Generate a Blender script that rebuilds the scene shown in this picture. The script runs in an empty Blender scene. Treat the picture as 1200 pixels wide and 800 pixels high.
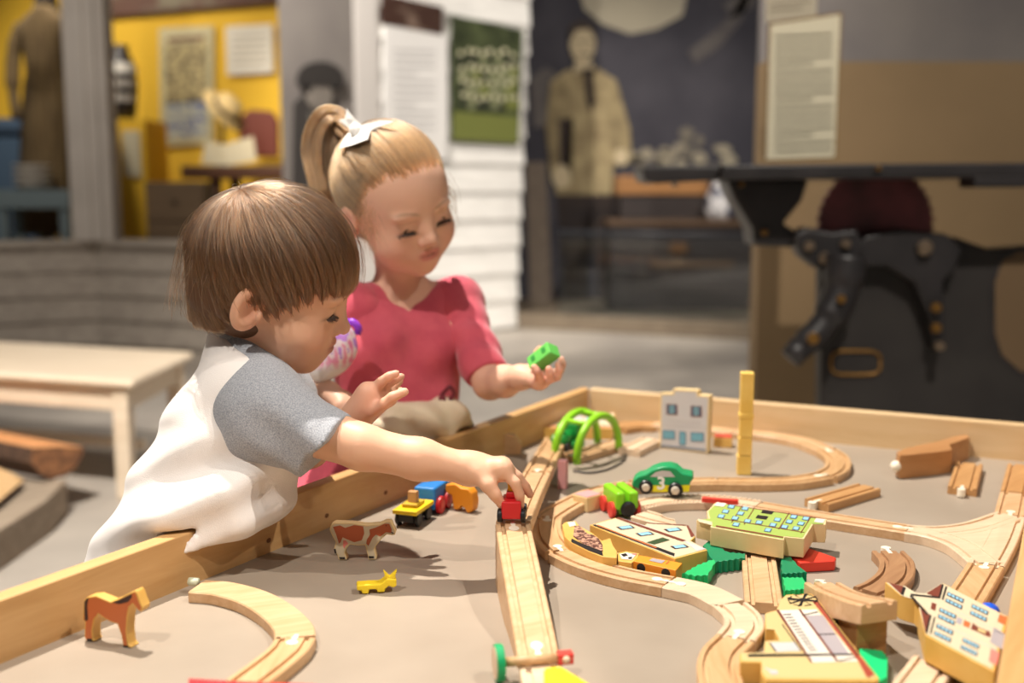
import bpy, math, random
import numpy as np
from mathutils import Vector, Matrix, noise
random.seed(7)
RNG = np.random.default_rng(7)
SC = bpy.context.scene
COL = SC.collection

# ------------------------------------------------------------------ camera
FPX = 1300.0                      # focal length in pixels of a 1200 px wide frame
PITCH = math.radians(7.8)
CAM = np.array([0.0, 0.0, 0.92])
cd = bpy.data.cameras.new('camera')
cd.sensor_width = 36.0
cd.lens = FPX / 1200.0 * 36.0
cd.clip_start = 0.02
cd.dof.use_dof = True
cd.dof.focus_distance = 1.22
cd.dof.aperture_fstop = 2.6
cam = bpy.data.objects.new('camera', cd)
cam.location = CAM
cam.rotation_euler = (math.pi / 2 - PITCH, 0, 0)
COL.objects.link(cam)
SC.camera = cam

# ------------------------------------------------------------------ light and exposure
vs = SC.view_settings
SC.display_settings.display_device = 'sRGB'
vs.view_transform = 'Standard'
vs.look = 'None'
vs.exposure = 0.08
vs.gamma = 1.0
vs.use_curve_mapping = False
w = bpy.data.worlds.new('gallery_ambient')
SC.world = w
w.use_nodes = True
w.node_tree.nodes['Background'].inputs[0].default_value = (1.0, 0.93, 0.86, 1)
w.node_tree.nodes['Background'].inputs[1].default_value = 0.115


def spot(name, loc, target, power, angle, blend=0.35, size=0.03, col=(1.0, 0.92, 0.82)):
    l = bpy.data.lights.new(name, 'SPOT')
    l.energy = power
    l.spot_size = math.radians(angle)
    l.spot_blend = blend
    l.shadow_soft_size = size
    l.color = col
    o = bpy.data.objects.new(name, l)
    o.location = loc
    d = Vector(target) - Vector(loc)
    o.rotation_euler = d.to_track_quat('-Z', 'Y').to_euler()
    COL.objects.link(o)
    return o


# ceiling track spots of the gallery, with one added wash
spot('track_spot', (-0.98, -0.25, 3.05), (0.12, 1.25, 0.5), 200, 44, 0.45, 0.02)          # front left
spot('track_spot', (-0.75, 1.95, 3.35), (-0.05, 1.35, 0.55), 620, 62, 0.5, 0.02)         # high, from behind the children
spot('track_spot', (1.5, 0.6, 3.2), (-0.42, 0.88, 0.5), 190, 16, 0.15, 0.02)              # framed spot on the near left corner
spot('track_spot', (1.75, -0.1, 3.0), (-0.05, 1.35, 0.6), 60, 46, 0.6, 0.03)            # front right
spot('track_spot', (-1.6, 4.2, 3.4), (-0.35, 7.0, 1.2), 800, 52, 0.8, 0.05)              # clapboard front
spot('track_spot', (-1.2, 1.0, 3.3), (-1.6, 2.9, 0.1), 950, 44, 0.8, 0.03)               # bench and firewood
spot('track_spot', (-2.6, 6.0, 2.7), (-2.3, 7.4, 1.2), 100, 95, 0.8, 0.05)                # inside the yellow shop window
spot('track_spot', (2.2, 4.6, 3.4), (0.9, 7.6, 1.2), 330, 60, 0.8, 0.05)                 # photo mural
spot('track_spot', (0.9, 0.6, 3.3), (1.0, 3.2, 1.1), 360, 60, 0.8, 0.03)                  # machine and sign
spot('track_spot', (0.2, 3.6, 3.3), (0.15, 4.9, 0.0), 420, 75, 0.8, 0.05)                # floor behind the table
spot('track_spot', (-1.9, 2.6, 3.4), (-2.1, 5.6, 0.9), 190, 66, 0.8, 0.05)                 # added wash to brighten the shop window front


# ------------------------------------------------------------------ where a pixel's ray meets a real plane
CP, SP = math.cos(PITCH), math.sin(PITCH)


def ray(px, py):
    u = (px - 600.0) / FPX
    v = (400.0 - py) / FPX
    return np.array([u, CP + v * SP, -SP + v * CP])


def at_depth(px, py, d):
    return CAM + ray(px, py) * d


def on_z(px, py, z):
    r = ray(px, py)
    return CAM + r * ((z - CAM[2]) / r[2])


def on_y(px, py, y):
    r = ray(px, py)
    return CAM + r * (y / r[1])


def on_plane(px, py, p0, n):
    r = ray(px, py)
    p0 = np.asarray(p0, float); n = np.asarray(n, float)
    return CAM + r * (np.dot(p0 - CAM, n) / np.dot(r, n))


TZ = 0.50                         # height of the play surface
# ------------------------------------------------------------------ materials
MATS = {}


def srgb(r, g, b):
    f = lambda c: (c / 12.92 if c <= 0.04045 else ((c + 0.055) / 1.055) ** 2.4)
    return (f(r / 255.0), f(g / 255.0), f(b / 255.0), 1.0)


def mat(name, col, rough=0.5, col2=None, scale=40.0, stretch=(1, 1, 1), bump=0.0, bscale=None, spec=0.4, metal=0.0,
        sheen=0.0, sss=0.0, detail=4.0, contrast=(0.35, 0.65), clear=0.0, attr=None):
    if name in MATS:
        return MATS[name]
    m = bpy.data.materials.new(name)
    m.use_nodes = True
    nt = m.node_tree
    b = nt.nodes['Principled BSDF']
    b.inputs['Base Color'].default_value = col
    b.inputs['Roughness'].default_value = rough
    b.inputs['Specular IOR Level'].default_value = spec
    b.inputs['Metallic'].default_value = metal
    if sheen:
        b.inputs['Sheen Weight'].default_value = sheen
    if clear:
        b.inputs['Coat Weight'].default_value = clear
        b.inputs['Coat Roughness'].default_value = 0.12
    if sss:
        b.inputs['Subsurface Weight'].default_value = sss
        b.inputs['Subsurface Radius'].default_value = (1.0, 0.38, 0.2)
        b.inputs['Subsurface Scale'].default_value = 0.006
    tc = nt.nodes.new('ShaderNodeTexCoord')
    mp = nt.nodes.new('ShaderNodeMapping')
    mp.inputs['Scale'].default_value = stretch
    nt.links.new(tc.outputs['Object'], mp.inputs['Vector'])
    if attr:
        a = nt.nodes.new('ShaderNodeAttribute')
        a.attribute_name = attr
        nt.links.new(a.outputs['Color'], b.inputs['Base Color'])
    if col2 is not None:
        n = nt.nodes.new('ShaderNodeTexNoise')
        n.inputs['Scale'].default_value = scale
        n.inputs['Detail'].default_value = detail
        nt.links.new(mp.outputs['Vector'], n.inputs['Vector'])
        r = nt.nodes.new('ShaderNodeValToRGB')
        r.color_ramp.elements[0].position = contrast[0]
        r.color_ramp.elements[1].position = contrast[1]
        r.color_ramp.elements[0].color = col
        r.color_ramp.elements[1].color = col2
        nt.links.new(n.outputs['Fac'], r.inputs['Fac'])
        nt.links.new(r.outputs['Color'], b.inputs['Base Color'])
    if bump:
        n2 = nt.nodes.new('ShaderNodeTexNoise')
        n2.inputs['Scale'].default_value = bscale or scale
        n2.inputs['Detail'].default_value = 3.0
        nt.links.new(mp.outputs['Vector'], n2.inputs['Vector'])
        bp = nt.nodes.new('ShaderNodeBump')
        bp.inputs['Strength'].default_value = bump
        bp.inputs['Distance'].default_value = 0.002
        nt.links.new(n2.outputs['Fac'], bp.inputs['Height'])
        nt.links.new(bp.outputs['Normal'], b.inputs['Normal'])
    MATS[name] = m
    return m


def wood(name, c1, c2, ang=0.0, scale=9.0, rough=0.45, bump=0.12, wear=None):
    """grained wood: noise stretched along a horizontal direction ang (radians)"""
    if name in MATS:
        return MATS[name]
    m = mat(name, c1, rough, None)
    nt = m.node_tree
    b = nt.nodes['Principled BSDF']
    mp = nt.nodes['Mapping']
    mp.inputs['Rotation'].default_value = (0, 0, -ang)
    mp2 = nt.nodes.new('ShaderNodeMapping')
    mp2.inputs['Scale'].default_value = (scale, scale * 9, scale * 9)
    nt.links.new(mp.outputs['Vector'], mp2.inputs['Vector'])
    n = nt.nodes.new('ShaderNodeTexNoise')
    n.inputs['Scale'].default_value = 1.0
    n.inputs['Detail'].default_value = 6.0
    n.inputs['Roughness'].default_value = 0.6
    n.inputs['Distortion'].default_value = 0.6
    nt.links.new(mp2.outputs['Vector'], n.inputs['Vector'])
    r = nt.nodes.new('ShaderNodeValToRGB')
    r.color_ramp.elements[0].position = 0.3
    r.color_ramp.elements[1].position = 0.72
    r.color_ramp.elements[0].color = c1
    r.color_ramp.elements[1].color = c2
    nt.links.new(n.outputs['Fac'], r.inputs['Fac'])
    nt.links.new(r.outputs['Color'], b.inputs['Base Color'])
    bp = nt.nodes.new('ShaderNodeBump')
    bp.inputs['Strength'].default_value = bump
    bp.inputs['Distance'].default_value = 0.001
    nt.links.new(n.outputs['Fac'], bp.inputs['Height'])
    nt.links.new(bp.outputs['Normal'], b.inputs['Normal'])
    return m


def paint(r, g, b, rough=0.45, **k):
    return mat('paint_%d_%d_%d_%d' % (r, g, b, int(rough * 100)), srgb(r, g, b), rough, **k)


# ------------------------------------------------------------------ objects
def tag(o, label=None, cat=None, group=None, kind=None):
    if label: o['label'] = label
    if cat: o['category'] = cat
    if group: o['group'] = group
    if kind: o['kind'] = kind
    return o


def thing(name, label, cat, loc, group=None):
    o = bpy.data.objects.new(name, None)
    o.empty_display_size = 0.05
    WORLD_LOC[o.name] = np.asarray(loc, float)
    COL.objects.link(o)
    o.location = Vector(loc)
    return tag(o, label, cat, group)


class MB:
    """collects geometry in world coordinates; build() links it as ONE mesh object"""
    def __init__(self):
        self.v, self.f, self.mi = [], [], []

    def add(self, verts, faces, mi=0):
        o = len(self.v)
        self.v += [tuple(float(c) for c in p) for p in verts]
        self.f += [tuple(i + o for i in fc) for fc in faces]
        self.mi += [mi] * len(faces)
        return self

    def box(self, lo, hi, mi=0, M=None):
        x0, y0, z0 = lo; x1, y1, z1 = hi
        p = [(x0, y0, z0), (x1, y0, z0), (x1, y1, z0), (x0, y1, z0), (x0, y0, z1), (x1, y0, z1), (x1, y1, z1), (x0, y1, z1)]
        if M is not None:
            p = [tuple(M @ Vector(q)) for q in p]
        return self.add(p, [(0, 3, 2, 1), (4, 5, 6, 7), (0, 1, 5, 4), (1, 2, 6, 5), (2, 3, 7, 6), (3, 0, 4, 7)], mi)

    def prism(self, pts, ext, mi=0, mi_cap=None):
        """pts: planar loop; ext: extrusion vector"""
        pts = [np.asarray(p, float) for p in pts]; ext = np.asarray(ext, float)
        n = np.zeros(3)
        for i in range(len(pts)):
            n += np.cross(pts[i], pts[(i + 1) % len(pts)])
        if np.dot(n, ext) > 0:
            pts = pts[::-1]
        k = len(pts)
        vv = pts + [p + ext for p in pts]
        self.add(vv, [tuple(range(k)), tuple(range(2 * k - 1, k - 1, -1))], mi if mi_cap is None else mi_cap)
        o = len(self.v) - 2 * k
        for i in range(k):
            j = (i + 1) % k
            self.f.append((o + i, o + k + i, o + k + j, o + j)); self.mi.append(mi)
        return self

    def poly(self, pts, mi=0):
        return self.add(pts, [tuple(range(len(pts)))], mi)

    def tube(self, pts, radii, mi=0, n=12, caps=True, flat=None):
        pts = [np.asarray(p, float) for p in pts]
        if np.isscalar(radii): radii = [radii] * len(pts)
        rings = []
        up = None
        for i, p in enumerate(pts):
            t = pts[min(i + 1, len(pts) - 1)] - pts[max(i - 1, 0)]
            t = t / (np.linalg.norm(t) + 1e-12)
            if up is None:
                up = np.array([0, 0, 1.0]) if abs(t[2]) < 0.9 else np.array([1.0, 0, 0])
            a = np.cross(t, up); a /= np.linalg.norm(a) + 1e-12
            b = np.cross(a, t); up = b
            fl = 1.0 if flat is None else flat
            rings.append([p + radii[i] * (math.cos(2 * math.pi * j / n) * a + fl * math.sin(2 * math.pi * j / n) * b) for j in range(n)])
        vv = [q for r in rings for q in r]
        ff = []
        for i in range(len(rings) - 1):
            for j in range(n):
                k = (j + 1) % n
                ff.append((i * n + j, i * n + k, (i + 1) * n + k, (i + 1) * n + j))
        if caps:
            ff.append(tuple(range(n - 1, -1, -1)))
            ff.append(tuple((len(rings) - 1) * n + j for j in range(n)))
        return self.add(vv, ff, mi)

    def lathe(self, c, axis, prof, mi=0, n=24, caps=True):
        """prof: list of (distance along axis, radius)"""
        c = np.asarray(c, float); ax = np.asarray(axis, float); ax = ax / np.linalg.norm(ax)
        a = np.cross(ax, [0, 0, 1.0] if abs(ax[2]) < 0.9 else [1.0, 0, 0]); a /= np.linalg.norm(a)
        b = np.cross(ax, a)
        vv, ff = [], []
        for h, r in prof:
            for j in range(n):
                t = 2 * math.pi * j / n
                vv.append(c + ax * h + max(r, 1e-5) * (math.cos(t) * a + math.sin(t) * b))
        for i in range(len(prof) - 1):
            for j in range(n):
                k = (j + 1) % n
                ff.append((i * n + j, i * n + k, (i + 1) * n + k, (i + 1) * n + j))
        if caps:
            ff.append(tuple(range(n - 1, -1, -1)))
            ff.append(tuple((len(prof) - 1) * n + j for j in range(n)))
        return self.add(vv, ff, mi)

    def ball(self, c, r, mi=0, n=16, m=10):
        r = np.asarray([r] * 3 if np.isscalar(r) else r, float)
        vv, ff = [], []
        for i in range(m + 1):
            ph = math.pi * i / m
            for j in range(n):
                t = 2 * math.pi * j / n
                vv.append(np.asarray(c) + r * np.array([math.sin(ph) * math.cos(t), math.sin(ph) * math.sin(t), math.cos(ph)]))
        for i in range(m):
            for j in range(n):
                k = (j + 1) % n
                ff.append((i * n + j, (i + 1) * n + j, (i + 1) * n + k, i * n + k))
        return self.add(vv, ff, mi)

    def build(self, name, mats, parent=None, smooth=False, bevel=0.0, loc=None, segs=2, angle=0.6):
        mats = mats if isinstance(mats, (list, tuple)) else [mats]
        base = np.array(parent.matrix_world.translation) if parent is not None and loc is None else np.asarray(loc if loc is not None else (0, 0, 0), float)
        if parent is not None:
            base = WORLD_LOC.get(parent.name, np.array(parent.location))
        me = bpy.data.meshes.new(name)
        me.from_pydata([tuple(np.asarray(p) - base) for p in self.v], [], self.f)
        for m in mats: me.materials.append(m)
        me.polygons.foreach_set('material_index', self.mi)
        if smooth:
            me.polygons.foreach_set('use_smooth', [True] * len(me.polygons))
        me.update()
        o = bpy.data.objects.new(name, me)
        COL.objects.link(o)
        if parent is not None:
            o.parent = parent
            o.location = (0, 0, 0)
        else:
            o.location = tuple(base)
        WORLD_LOC[o.name] = base
        if bevel:
            b = o.modifiers.new('edge', 'BEVEL')
            b.width = bevel; b.segments = segs; b.limit_method = 'ANGLE'; b.angle_limit = angle
            me.polygons.foreach_set('use_smooth', [True] * len(me.polygons))
            wn = o.modifiers.new('normals', 'WEIGHTED_NORMAL'); wn.keep_sharp = True
        return o


WORLD_LOC = {}


def struct(o):
    o['kind'] = 'structure'
    return o


def spline(pts, n=8, closed=False):
    """Catmull-Rom through pts"""
    P = [np.asarray(p, float) for p in pts]
    k = len(P)
    out = []
    rng = range(k) if closed else range(k - 1)
    for i in rng:
        if closed:
            p0, p1, p2, p3 = P[(i - 1) % k], P[i], P[(i + 1) % k], P[(i + 2) % k]
        else:
            p1, p2 = P[i], P[i + 1]
            p0 = P[i - 1] if i > 0 else 2 * p1 - p2
            p3 = P[i + 2] if i + 2 < k else 2 * p2 - p1
        for j in range(n):
            t = j / n
            out.append(0.5 * ((2 * p1) + (-p0 + p2) * t + (2 * p0 - 5 * p1 + 4 * p2 - p3) * t * t + (-p0 + 3 * p1 - 3 * p2 + p3) * t ** 3))
    if not closed: out.append(P[-1])
    return out


def mesh_from_arrays(name, V, Fq, mats, parent=None, base=None, smooth=True, colors=None):
    base = np.asarray(base if base is not None else (WORLD_LOC[parent.name] if parent is not None else (0, 0, 0)), float)
    me = bpy.data.meshes.new(name)
    V = np.asarray(V, np.float32) - base.astype(np.float32)
    Fq = np.asarray(Fq, np.int32)
    me.vertices.add(len(V)); me.vertices.foreach_set('co', V.ravel())
    k = Fq.shape[1]
    me.loops.add(Fq.size); me.loops.foreach_set('vertex_index', Fq.ravel())
    me.polygons.add(len(Fq)); me.polygons.foreach_set('loop_start', np.arange(0, Fq.size, k, dtype=np.int32))
    me.polygons.foreach_set('loop_total', np.full(len(Fq), k, np.int32))
    me.update(calc_edges=True)
    me.validate()
    for m in (mats if isinstance(mats, (list, tuple)) else [mats]): me.materials.append(m)
    if smooth: me.polygons.foreach_set('use_smooth', [True] * len(me.polygons))
    if colors is not None:
        a = me.color_attributes.new('Col', 'FLOAT_COLOR', 'POINT')
        c4 = np.ones((len(V), 4), np.float32); c4[:, :3] = colors
        a.data.foreach_set('color', c4.ravel())
    o = bpy.data.objects.new(name, me)
    COL.objects.link(o)
    if parent is not None:
        o.parent = parent; o.location = (0, 0, 0)
    else:
        o.location = tuple(base)
    WORLD_LOC[o.name] = base
    return o
# ================================================================== SETTING
def PY(pts, y):
    return [on_y(a, b, y) for a, b in pts]


concrete = mat('concrete', srgb(150, 143, 136), 0.55, srgb(176, 168, 158), 2.2, bump=0.1, bscale=60, spec=0.3)
MB().box((-7, -2.5, -0.1), (7, 10.5, 0.0)).build('floor', concrete)['kind'] = 'structure'

grey_board = wood('grey_board', srgb(150, 140, 130), srgb(182, 172, 160), 0.0, 4, 0.7)
grey_paint = mat('grey_paint', srgb(176, 168, 160), 0.7, srgb(190, 182, 174), 3)
white_board = mat('white_board', srgb(226, 224, 220), 0.6, srgb(238, 236, 232), 5, stretch=(1, 1, 6))


def clapboard(wall, p, q, z0, z1, n, m, name='board', slope=None):
    p, q = np.array(p, float), np.array(q, float)
    d = q - p; L = np.linalg.norm(d); d /= L
    nrm = np.array([d[1], -d[0]])
    if nrm[1] > 0: nrm = -nrm
    hgt = (z1 - z0) / n
    for i in range(n):
        a, b = z0 + i * hgt, z0 + (i + 1) * hgt + 0.012
        e = 0.0 if slope is None else slope * (a - z0)
        mb = MB()
        q2 = q + d * e
        prof = [(0.0, a), (0.026, a), (0.008, b), (0.0, b)]
        mb.prism([(p[0] + nrm[0] * u, p[1] + nrm[1] * u, z) for u, z in prof], (q2[0] - p[0], q2[1] - p[1], 0))
        mb.build(name, m, wall)


# ---- shop window front: low grey lapped wall with a deep corner
C0 = on_y(112, 281, 5.75); L0 = on_y(-60, 287, 5.45); R0 = on_y(352, 277, 5.35)
ztop = C0[2] - 0.03
wl = MB()
for a, b in ((L0, C0), (C0, R0)):
    wl.prism([(a[0], a[1] + 0.02, 0), (b[0], b[1] + 0.02, 0), (b[0], b[1] + 0.02, ztop), (a[0], a[1] + 0.02, ztop)], (0, 0.12, 0))
wall_left = struct(wl.build('wall_left', grey_board))
clapboard(wall_left, L0[:2], C0[:2], 0.0, ztop, 5, grey_board)
clapboard(wall_left, C0[:2], R0[:2], 0.0, ztop, 5, grey_board)
sill = MB()
for a, b in ((L0, C0), (C0, R0)):
    sill.prism([(a[0], a[1] - 0.05, ztop), (b[0], b[1] - 0.05, ztop), (b[0], b[1] + 0.2, ztop), (a[0], a[1] + 0.2, ztop)], (0, 0, 0.03))
struct(sill.build('trim_1', grey_board, bevel=0.004))
po = MB()
x0, x1 = on_y(88, 270, 5.7)[0], on_y(124, 270, 5.7)[0]
x2 = on_y(134, 270, 5.7)[0]
po.box((x0, 5.66, ztop + 0.03), (x1, 5.86, 3.2))
po.box((x1, 5.68, ztop + 0.03), (x2, 5.82, 3.2))
po.box((x0 + 0.05, 5.645, ztop + 0.03), (x1 - 0.05, 5.66, 3.2))
struct(po.build('trim_2', grey_paint, bevel=0.004))

yellow = mat('shop_yellow', srgb(236, 190, 52), 0.75, srgb(228, 180, 44), 2)
struct(MB().box((-6.5, 7.5, 0), (-1.35, 7.6, 3.2)).build('wall_back', yellow))
struct(MB().box((-6.5, 5.9, 0.0), (-1.36, 7.5, 0.32)).build('trim_3', wood('shop_floor', srgb(92, 66, 42), srgb(120, 88, 58), 0, 3)))
# picture frieze above the yellow wall
fz = MB().prism(PY([(126, 19), (333, 2), (333, -60), (126, -60)], 7.44), (0, 0.05, 0))
struct(fz.build('trim_4', mat('frieze', srgb(96, 62, 44), 0.6, srgb(128, 118, 92), 4.5, detail=6, contrast=(0.45, 0.6))))

# grey panel carrying a printed figure
pA, pB = on_y(331, 200, 5.9), on_y(421, 200, 6.45)
gp = MB().prism([(pA[0], pA[1], 0), (pB[0], pB[1], 0), (pB[0], pB[1], 3.2), (pA[0], pA[1], 3.2)], (0.03, 0.1, 0))
struct(gp.build('wall_side', mat('panel_grey', srgb(150, 143, 140), 0.7, srgb(162, 155, 150), 3)))

# ---- white clapboard house front
W0, W1 = on_y(416, 300, 6.45), on_y(603, 375, 7.35)
wf = MB().prism([(W0[0], W0[1] + 0.03, 0), (W1[0], W1[1] + 0.03, 0), (W1[0], W1[1] + 0.03, 3.2), (W0[0], W0[1] + 0.03, 3.2)], (-0.1, 0.14, 0))
wall_house = struct(wf.build('wall_house', white_board))
clapboard(wall_house, W0[:2] + (W1 - W0)[:2] * 0.02, W1[:2], 0.02, 3.2, 18, white_board, slope=0.062)
dW = (W1 - W0)[:2] / np.linalg.norm((W1 - W0)[:2]); nW = np.array([dW[1], -dW[0]])
tb = MB()
a = W0[:2]
tb.prism([(a[0], a[1], 0), (a[0] + dW[0] * 0.17, a[1] + dW[1] * 0.17, 0), (a[0] + dW[0] * 0.17, a[1] + dW[1] * 0.17, 3.2), (a[0], a[1], 3.2)], (nW[0] * 0.035, nW[1] * 0.035, 0))
struct(tb.build('trim_5', mat('trim_white_shaded', srgb(205, 200, 196), 0.6), bevel=0.004))  # white corner board, its shade put into a light grey

# ---- mural alcove
MY = 8.4
mural_dark = mat('mural_dark', srgb(54, 53, 62), 0.8, srgb(74, 72, 80), 2.2, detail=8)
wm = struct(MB().box((-0.6, MY, 0), (4.2, MY + 0.1, 3.4)).build('wall_mural', mural_dark))
pl = MB().prism([(-0.1, 7.5, 0.0), (W1[0] + 0.02, 7.36, 0.0), on_y(886, 391, 6.75) * [1, 1, 0], (2.3, 8.4, 0), (-0.1, 8.4, 0)], (0, 0, 0.1))
struct(pl.build('trim_6', wood('plinth_wood', srgb(104, 92, 78), srgb(130, 117, 100), 0, 3), bevel=0.006))
pb = MB().prism(PY([(616, 190), (640, 190), (648, 372), (622, 372)], 7.9), (0, 0.08, 0))
struct(pb.build('trim_7', wood('barn_board', srgb(96, 84, 74), srgb(120, 107, 94), 1.57, 3)))

# ---- right-hand taupe partition with a grey mural above it
taupe = mat('taupe_panel', srgb(128, 106, 76), 0.75, srgb(136, 113, 82), 2)
zt = on_y(1090, 72, 4.0)[2]
xl = on_y(889, 300, 4.0)[0]
struct(MB().box((xl, 4.0, 0), (4.5, 4.12, zt)).build('wall_right', taupe))
struct(MB().box((on_y(893, 40, 4.3)[0], 4.3, zt - 0.3), (4.6, 4.36, 3.2)).build(
    'wall_upper', mat('mural_grey', srgb(128, 122, 118), 0.8, srgb(98, 94, 96), 1.6, detail=8, contrast=(0.4, 0.75))))


# ================================================================== BACKGROUND THINGS
def flat_print(name, label, cat, polys, mats, y=None, plane=None, thick=0.004, group=None, mb_mats=None):
    """a real flat print: backing board polygons first, then ink polygons proud of it by a hair; polys: (px list, material index, layer)"""
    mb = MB()
    for pts, mi, layer in polys:
        if y is not None:
            q = PY(pts, y - 0.0025 * layer)
            ext = (0, thick, 0)
        else:
            p0, n = plane
            n = np.array(n) / np.linalg.norm(n)
            q = [on_plane(a, b, np.array(p0) + n * 0.0025 * layer, n) for a, b in pts]
            ext = tuple(-n * thick)
        mb.prism(q, ext, mi)
    lo = np.array(mb.v).min(0)
    o = mb.build(name, mats, loc=lo)
    return tag(o, label, cat, group)


def ell(cx, cy, rx, ry, n=20, a0=0, a1=360):
    return [(cx + rx * math.cos(math.radians(a0 + (a1 - a0) * i / (n if a1 - a0 >= 360 else n - 1))),
             cy + ry * math.sin(math.radians(a0 + (a1 - a0) * i / (n if a1 - a0 >= 360 else n - 1)))) for i in range(n)]


def strip(x0, y0, x1, y1, h):
    return [(x0, y0), (x1, y1), (x1, y1 + h), (x0, y0 + h)]


cream = srgb(205, 192, 162)
# printed boy with a hat on the grey panel
nP = np.array([(pB - pA)[1], -(pB - pA)[0], 0]); nP /= np.linalg.norm(nP)
gpl = (pA + nP * 0.012, nP)
flat_print('printed_portrait', 'grey printed figure in a round brimmed hat on the grey panel by the shop window', 'wall print', [
    ([(344, 122), (354, 112), (392, 112), (398, 130), (390, 228), (343, 228)], 0, 0),
    (ell(375, 108, 17, 22), 2, 1), (ell(376, 92, 28, 20), 1, 2), (ell(377, 112, 13, 17), 2, 3),
    ([(348, 92), (404, 96), (402, 102), (347, 99)], 1, 4), ([(362, 132), (384, 132), (378, 165), (366, 165)], 3, 1)],
    [paint(74, 70, 68, 0.8), paint(66, 62, 60, 0.8), paint(150, 142, 134, 0.8), paint(120, 114, 108, 0.8)], plane=gpl)

# signs on the clapboard
nWv = np.array([nW[0], nW[1], 0])
wpl = (W0 + nWv * 0.045, nWv)
lines = [([(462, y), (462 + (48 if i % 4 != 3 else 26), y + 1.2), (462 + (48 if i % 4 != 3 else 26), y + 3.0), (462, y + 1.8)], 2, 1) for i, y in enumerate(range(58, 150, 9))]
flat_print('text_panel', 'white text panel with a brown picture heading on the clapboard front', 'sign', [
    ([(450, 26), (524, 38), (524, 186), (450, 184)], 0, 0), ([(448, -8), (519, 8), (519, 41), (448, 28)], 1, 1)] + lines,
    [paint(232, 230, 228, 0.5), mat('heading_brown', srgb(66, 44, 36), 0.6, srgb(120, 100, 88), 9, detail=6, contrast=(0.5, 0.7)), paint(180, 178, 178, 0.6)], plane=wpl, thick=0.012)
crowd = []
rr = random.Random(3)
for row in range(4):
    for k in range(8):
        cx, cy = 541 + k * 8.6 + rr.uniform(-2, 2) + row * 1.2, 62 + row * 17 + rr.uniform(-3, 3)
        crowd.append((ell(cx, cy, rr.uniform(2, 3), 3.2, 8), 2, 3))
        crowd.append(([(cx - 4, cy + 3), (cx + 4, cy + 3), (cx + 4.5, cy + 15), (cx - 4.5, cy + 15)], rr.choice([1, 1, 3, 4]), 2))
flat_print('group_photograph', 'dark green toned old photograph of a crowd mounted on the clapboard front', 'photograph', [
    ([(530, 17), (613, 35), (608, 169), (530, 165)], 0, 0),
    ([(531, 130), (609, 137), (608, 168), (531, 164)], 3, 1)] + crowd,
    [mat('photo_green', srgb(44, 50, 34), 0.35, srgb(76, 84, 56), 10, detail=6), paint(120, 124, 92, 0.4), paint(196, 192, 160, 0.4), paint(112, 118, 62, 0.4), paint(52, 56, 42, 0.4)], plane=wpl, thick=0.015)

# mural prints on the far wall
flat_print('mural_sky', 'pale cream patch of sky at the top of the dark mural', 'wall print', [
    ([(672, -40), (812, -40), (800, 18), (770, 34), (738, 40), (705, 28), (684, 10)], 0, 0),
    ([(622, 92), (640, 78), (660, 92), (676, 118), (668, 140), (626, 150)], 1, 0),
    ([(806, 60), (836, 38), (858, 16), (870, -6), (880, -6), (868, 26), (842, 56), (815, 74)], 1, 0),
    ([(846, 4), (885, -12), (885, 6), (858, 22)], 2, 0)],
    [mat('mural_cream', srgb(176, 168, 148), 0.8, srgb(160, 152, 136), 2), mat('mural_mid', srgb(112, 106, 102), 0.8, srgb(84, 80, 82), 3, detail=8), mat('mural_mid2', srgb(134, 126, 116), 0.8, srgb(96, 92, 92), 4)], y=MY - 0.01)
rocks = []
for i in range(34):
    cx = rr.uniform(744, 856); cy = 196 - rr.random() * (16 + 34 * math.exp(-((cx - 815) / 26) ** 2))
    rocks.append((ell(cx, cy, rr.uniform(5, 10), rr.uniform(4, 8), 9), rr.choice([0, 1, 2]), i % 5))
flat_print('mural_rocks', 'pale printed rock pile on the dark mural behind the counter', 'wall print', rocks,
           [paint(150, 142, 124, 0.8), paint(112, 106, 96, 0.8), paint(88, 84, 82, 0.8)], y=MY - 0.012)
shirt_m = mat('sepia_shirt', srgb(176, 160, 122), 0.85, srgb(138, 122, 92), 7, detail=6)
man = [
    ([(652, 225), (728, 225), (722, 350), (700, 352), (694, 262), (686, 352), (662, 352)], 3, 0),
    ([(645, 96), (664, 82), (700, 80), (722, 94), (738, 150), (740, 186), (722, 190), (718, 200), (716, 228), (652, 228), (646, 150)], 0, 1),
    ([(645, 96), (660, 90), (668, 130), (664, 196), (646, 206), (640, 150)], 4, 2),
    ([(704, 90), (722, 96), (739, 160), (736, 192), (722, 190), (708, 140)], 4, 2),
    ([(676, 84), (700, 82), (712, 226), (660, 226), (668, 130)], 0, 3),
    ([(684, 80), (694, 80), (697, 120), (692, 132), (687, 118)], 5, 5),
    ([(655, 140), (672, 138), (670, 210), (656, 212)], 3, 3),
    (ell(658, 207, 11, 14), 1, 4), (ell(728, 184, 8, 10), 1, 4),
    (ell(683, 50, 15, 24), 1, 4), ([(668, 48), (668, 30), (682, 23), (697, 30), (698, 44), (690, 34), (676, 35)], 2, 5),
    ([(674, 72), (694, 72), (697, 86), (672, 86)], 1, 3),
    ([(676, 48), (682, 47), (682, 49), (676, 50)], 2, 6), ([(688, 47), (694, 48), (694, 50), (688, 49)], 2, 6), ([(679, 63), (691, 63), (691, 64.5), (679, 64.5)], 2, 6)]
flat_print('printed_man', 'larger than life sepia print of a standing man in a pale work shirt', 'wall print', man,
           [shirt_m, paint(196, 180, 148, 0.8), paint(66, 56, 50, 0.8), mat('sepia_trousers', srgb(64, 54, 50), 0.85, srgb(46, 40, 40), 4), mat('sepia_sleeve', srgb(162, 146, 110), 0.85, srgb(120, 106, 80), 8), paint(60, 50, 46, 0.8)], y=MY - 0.02)

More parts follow.
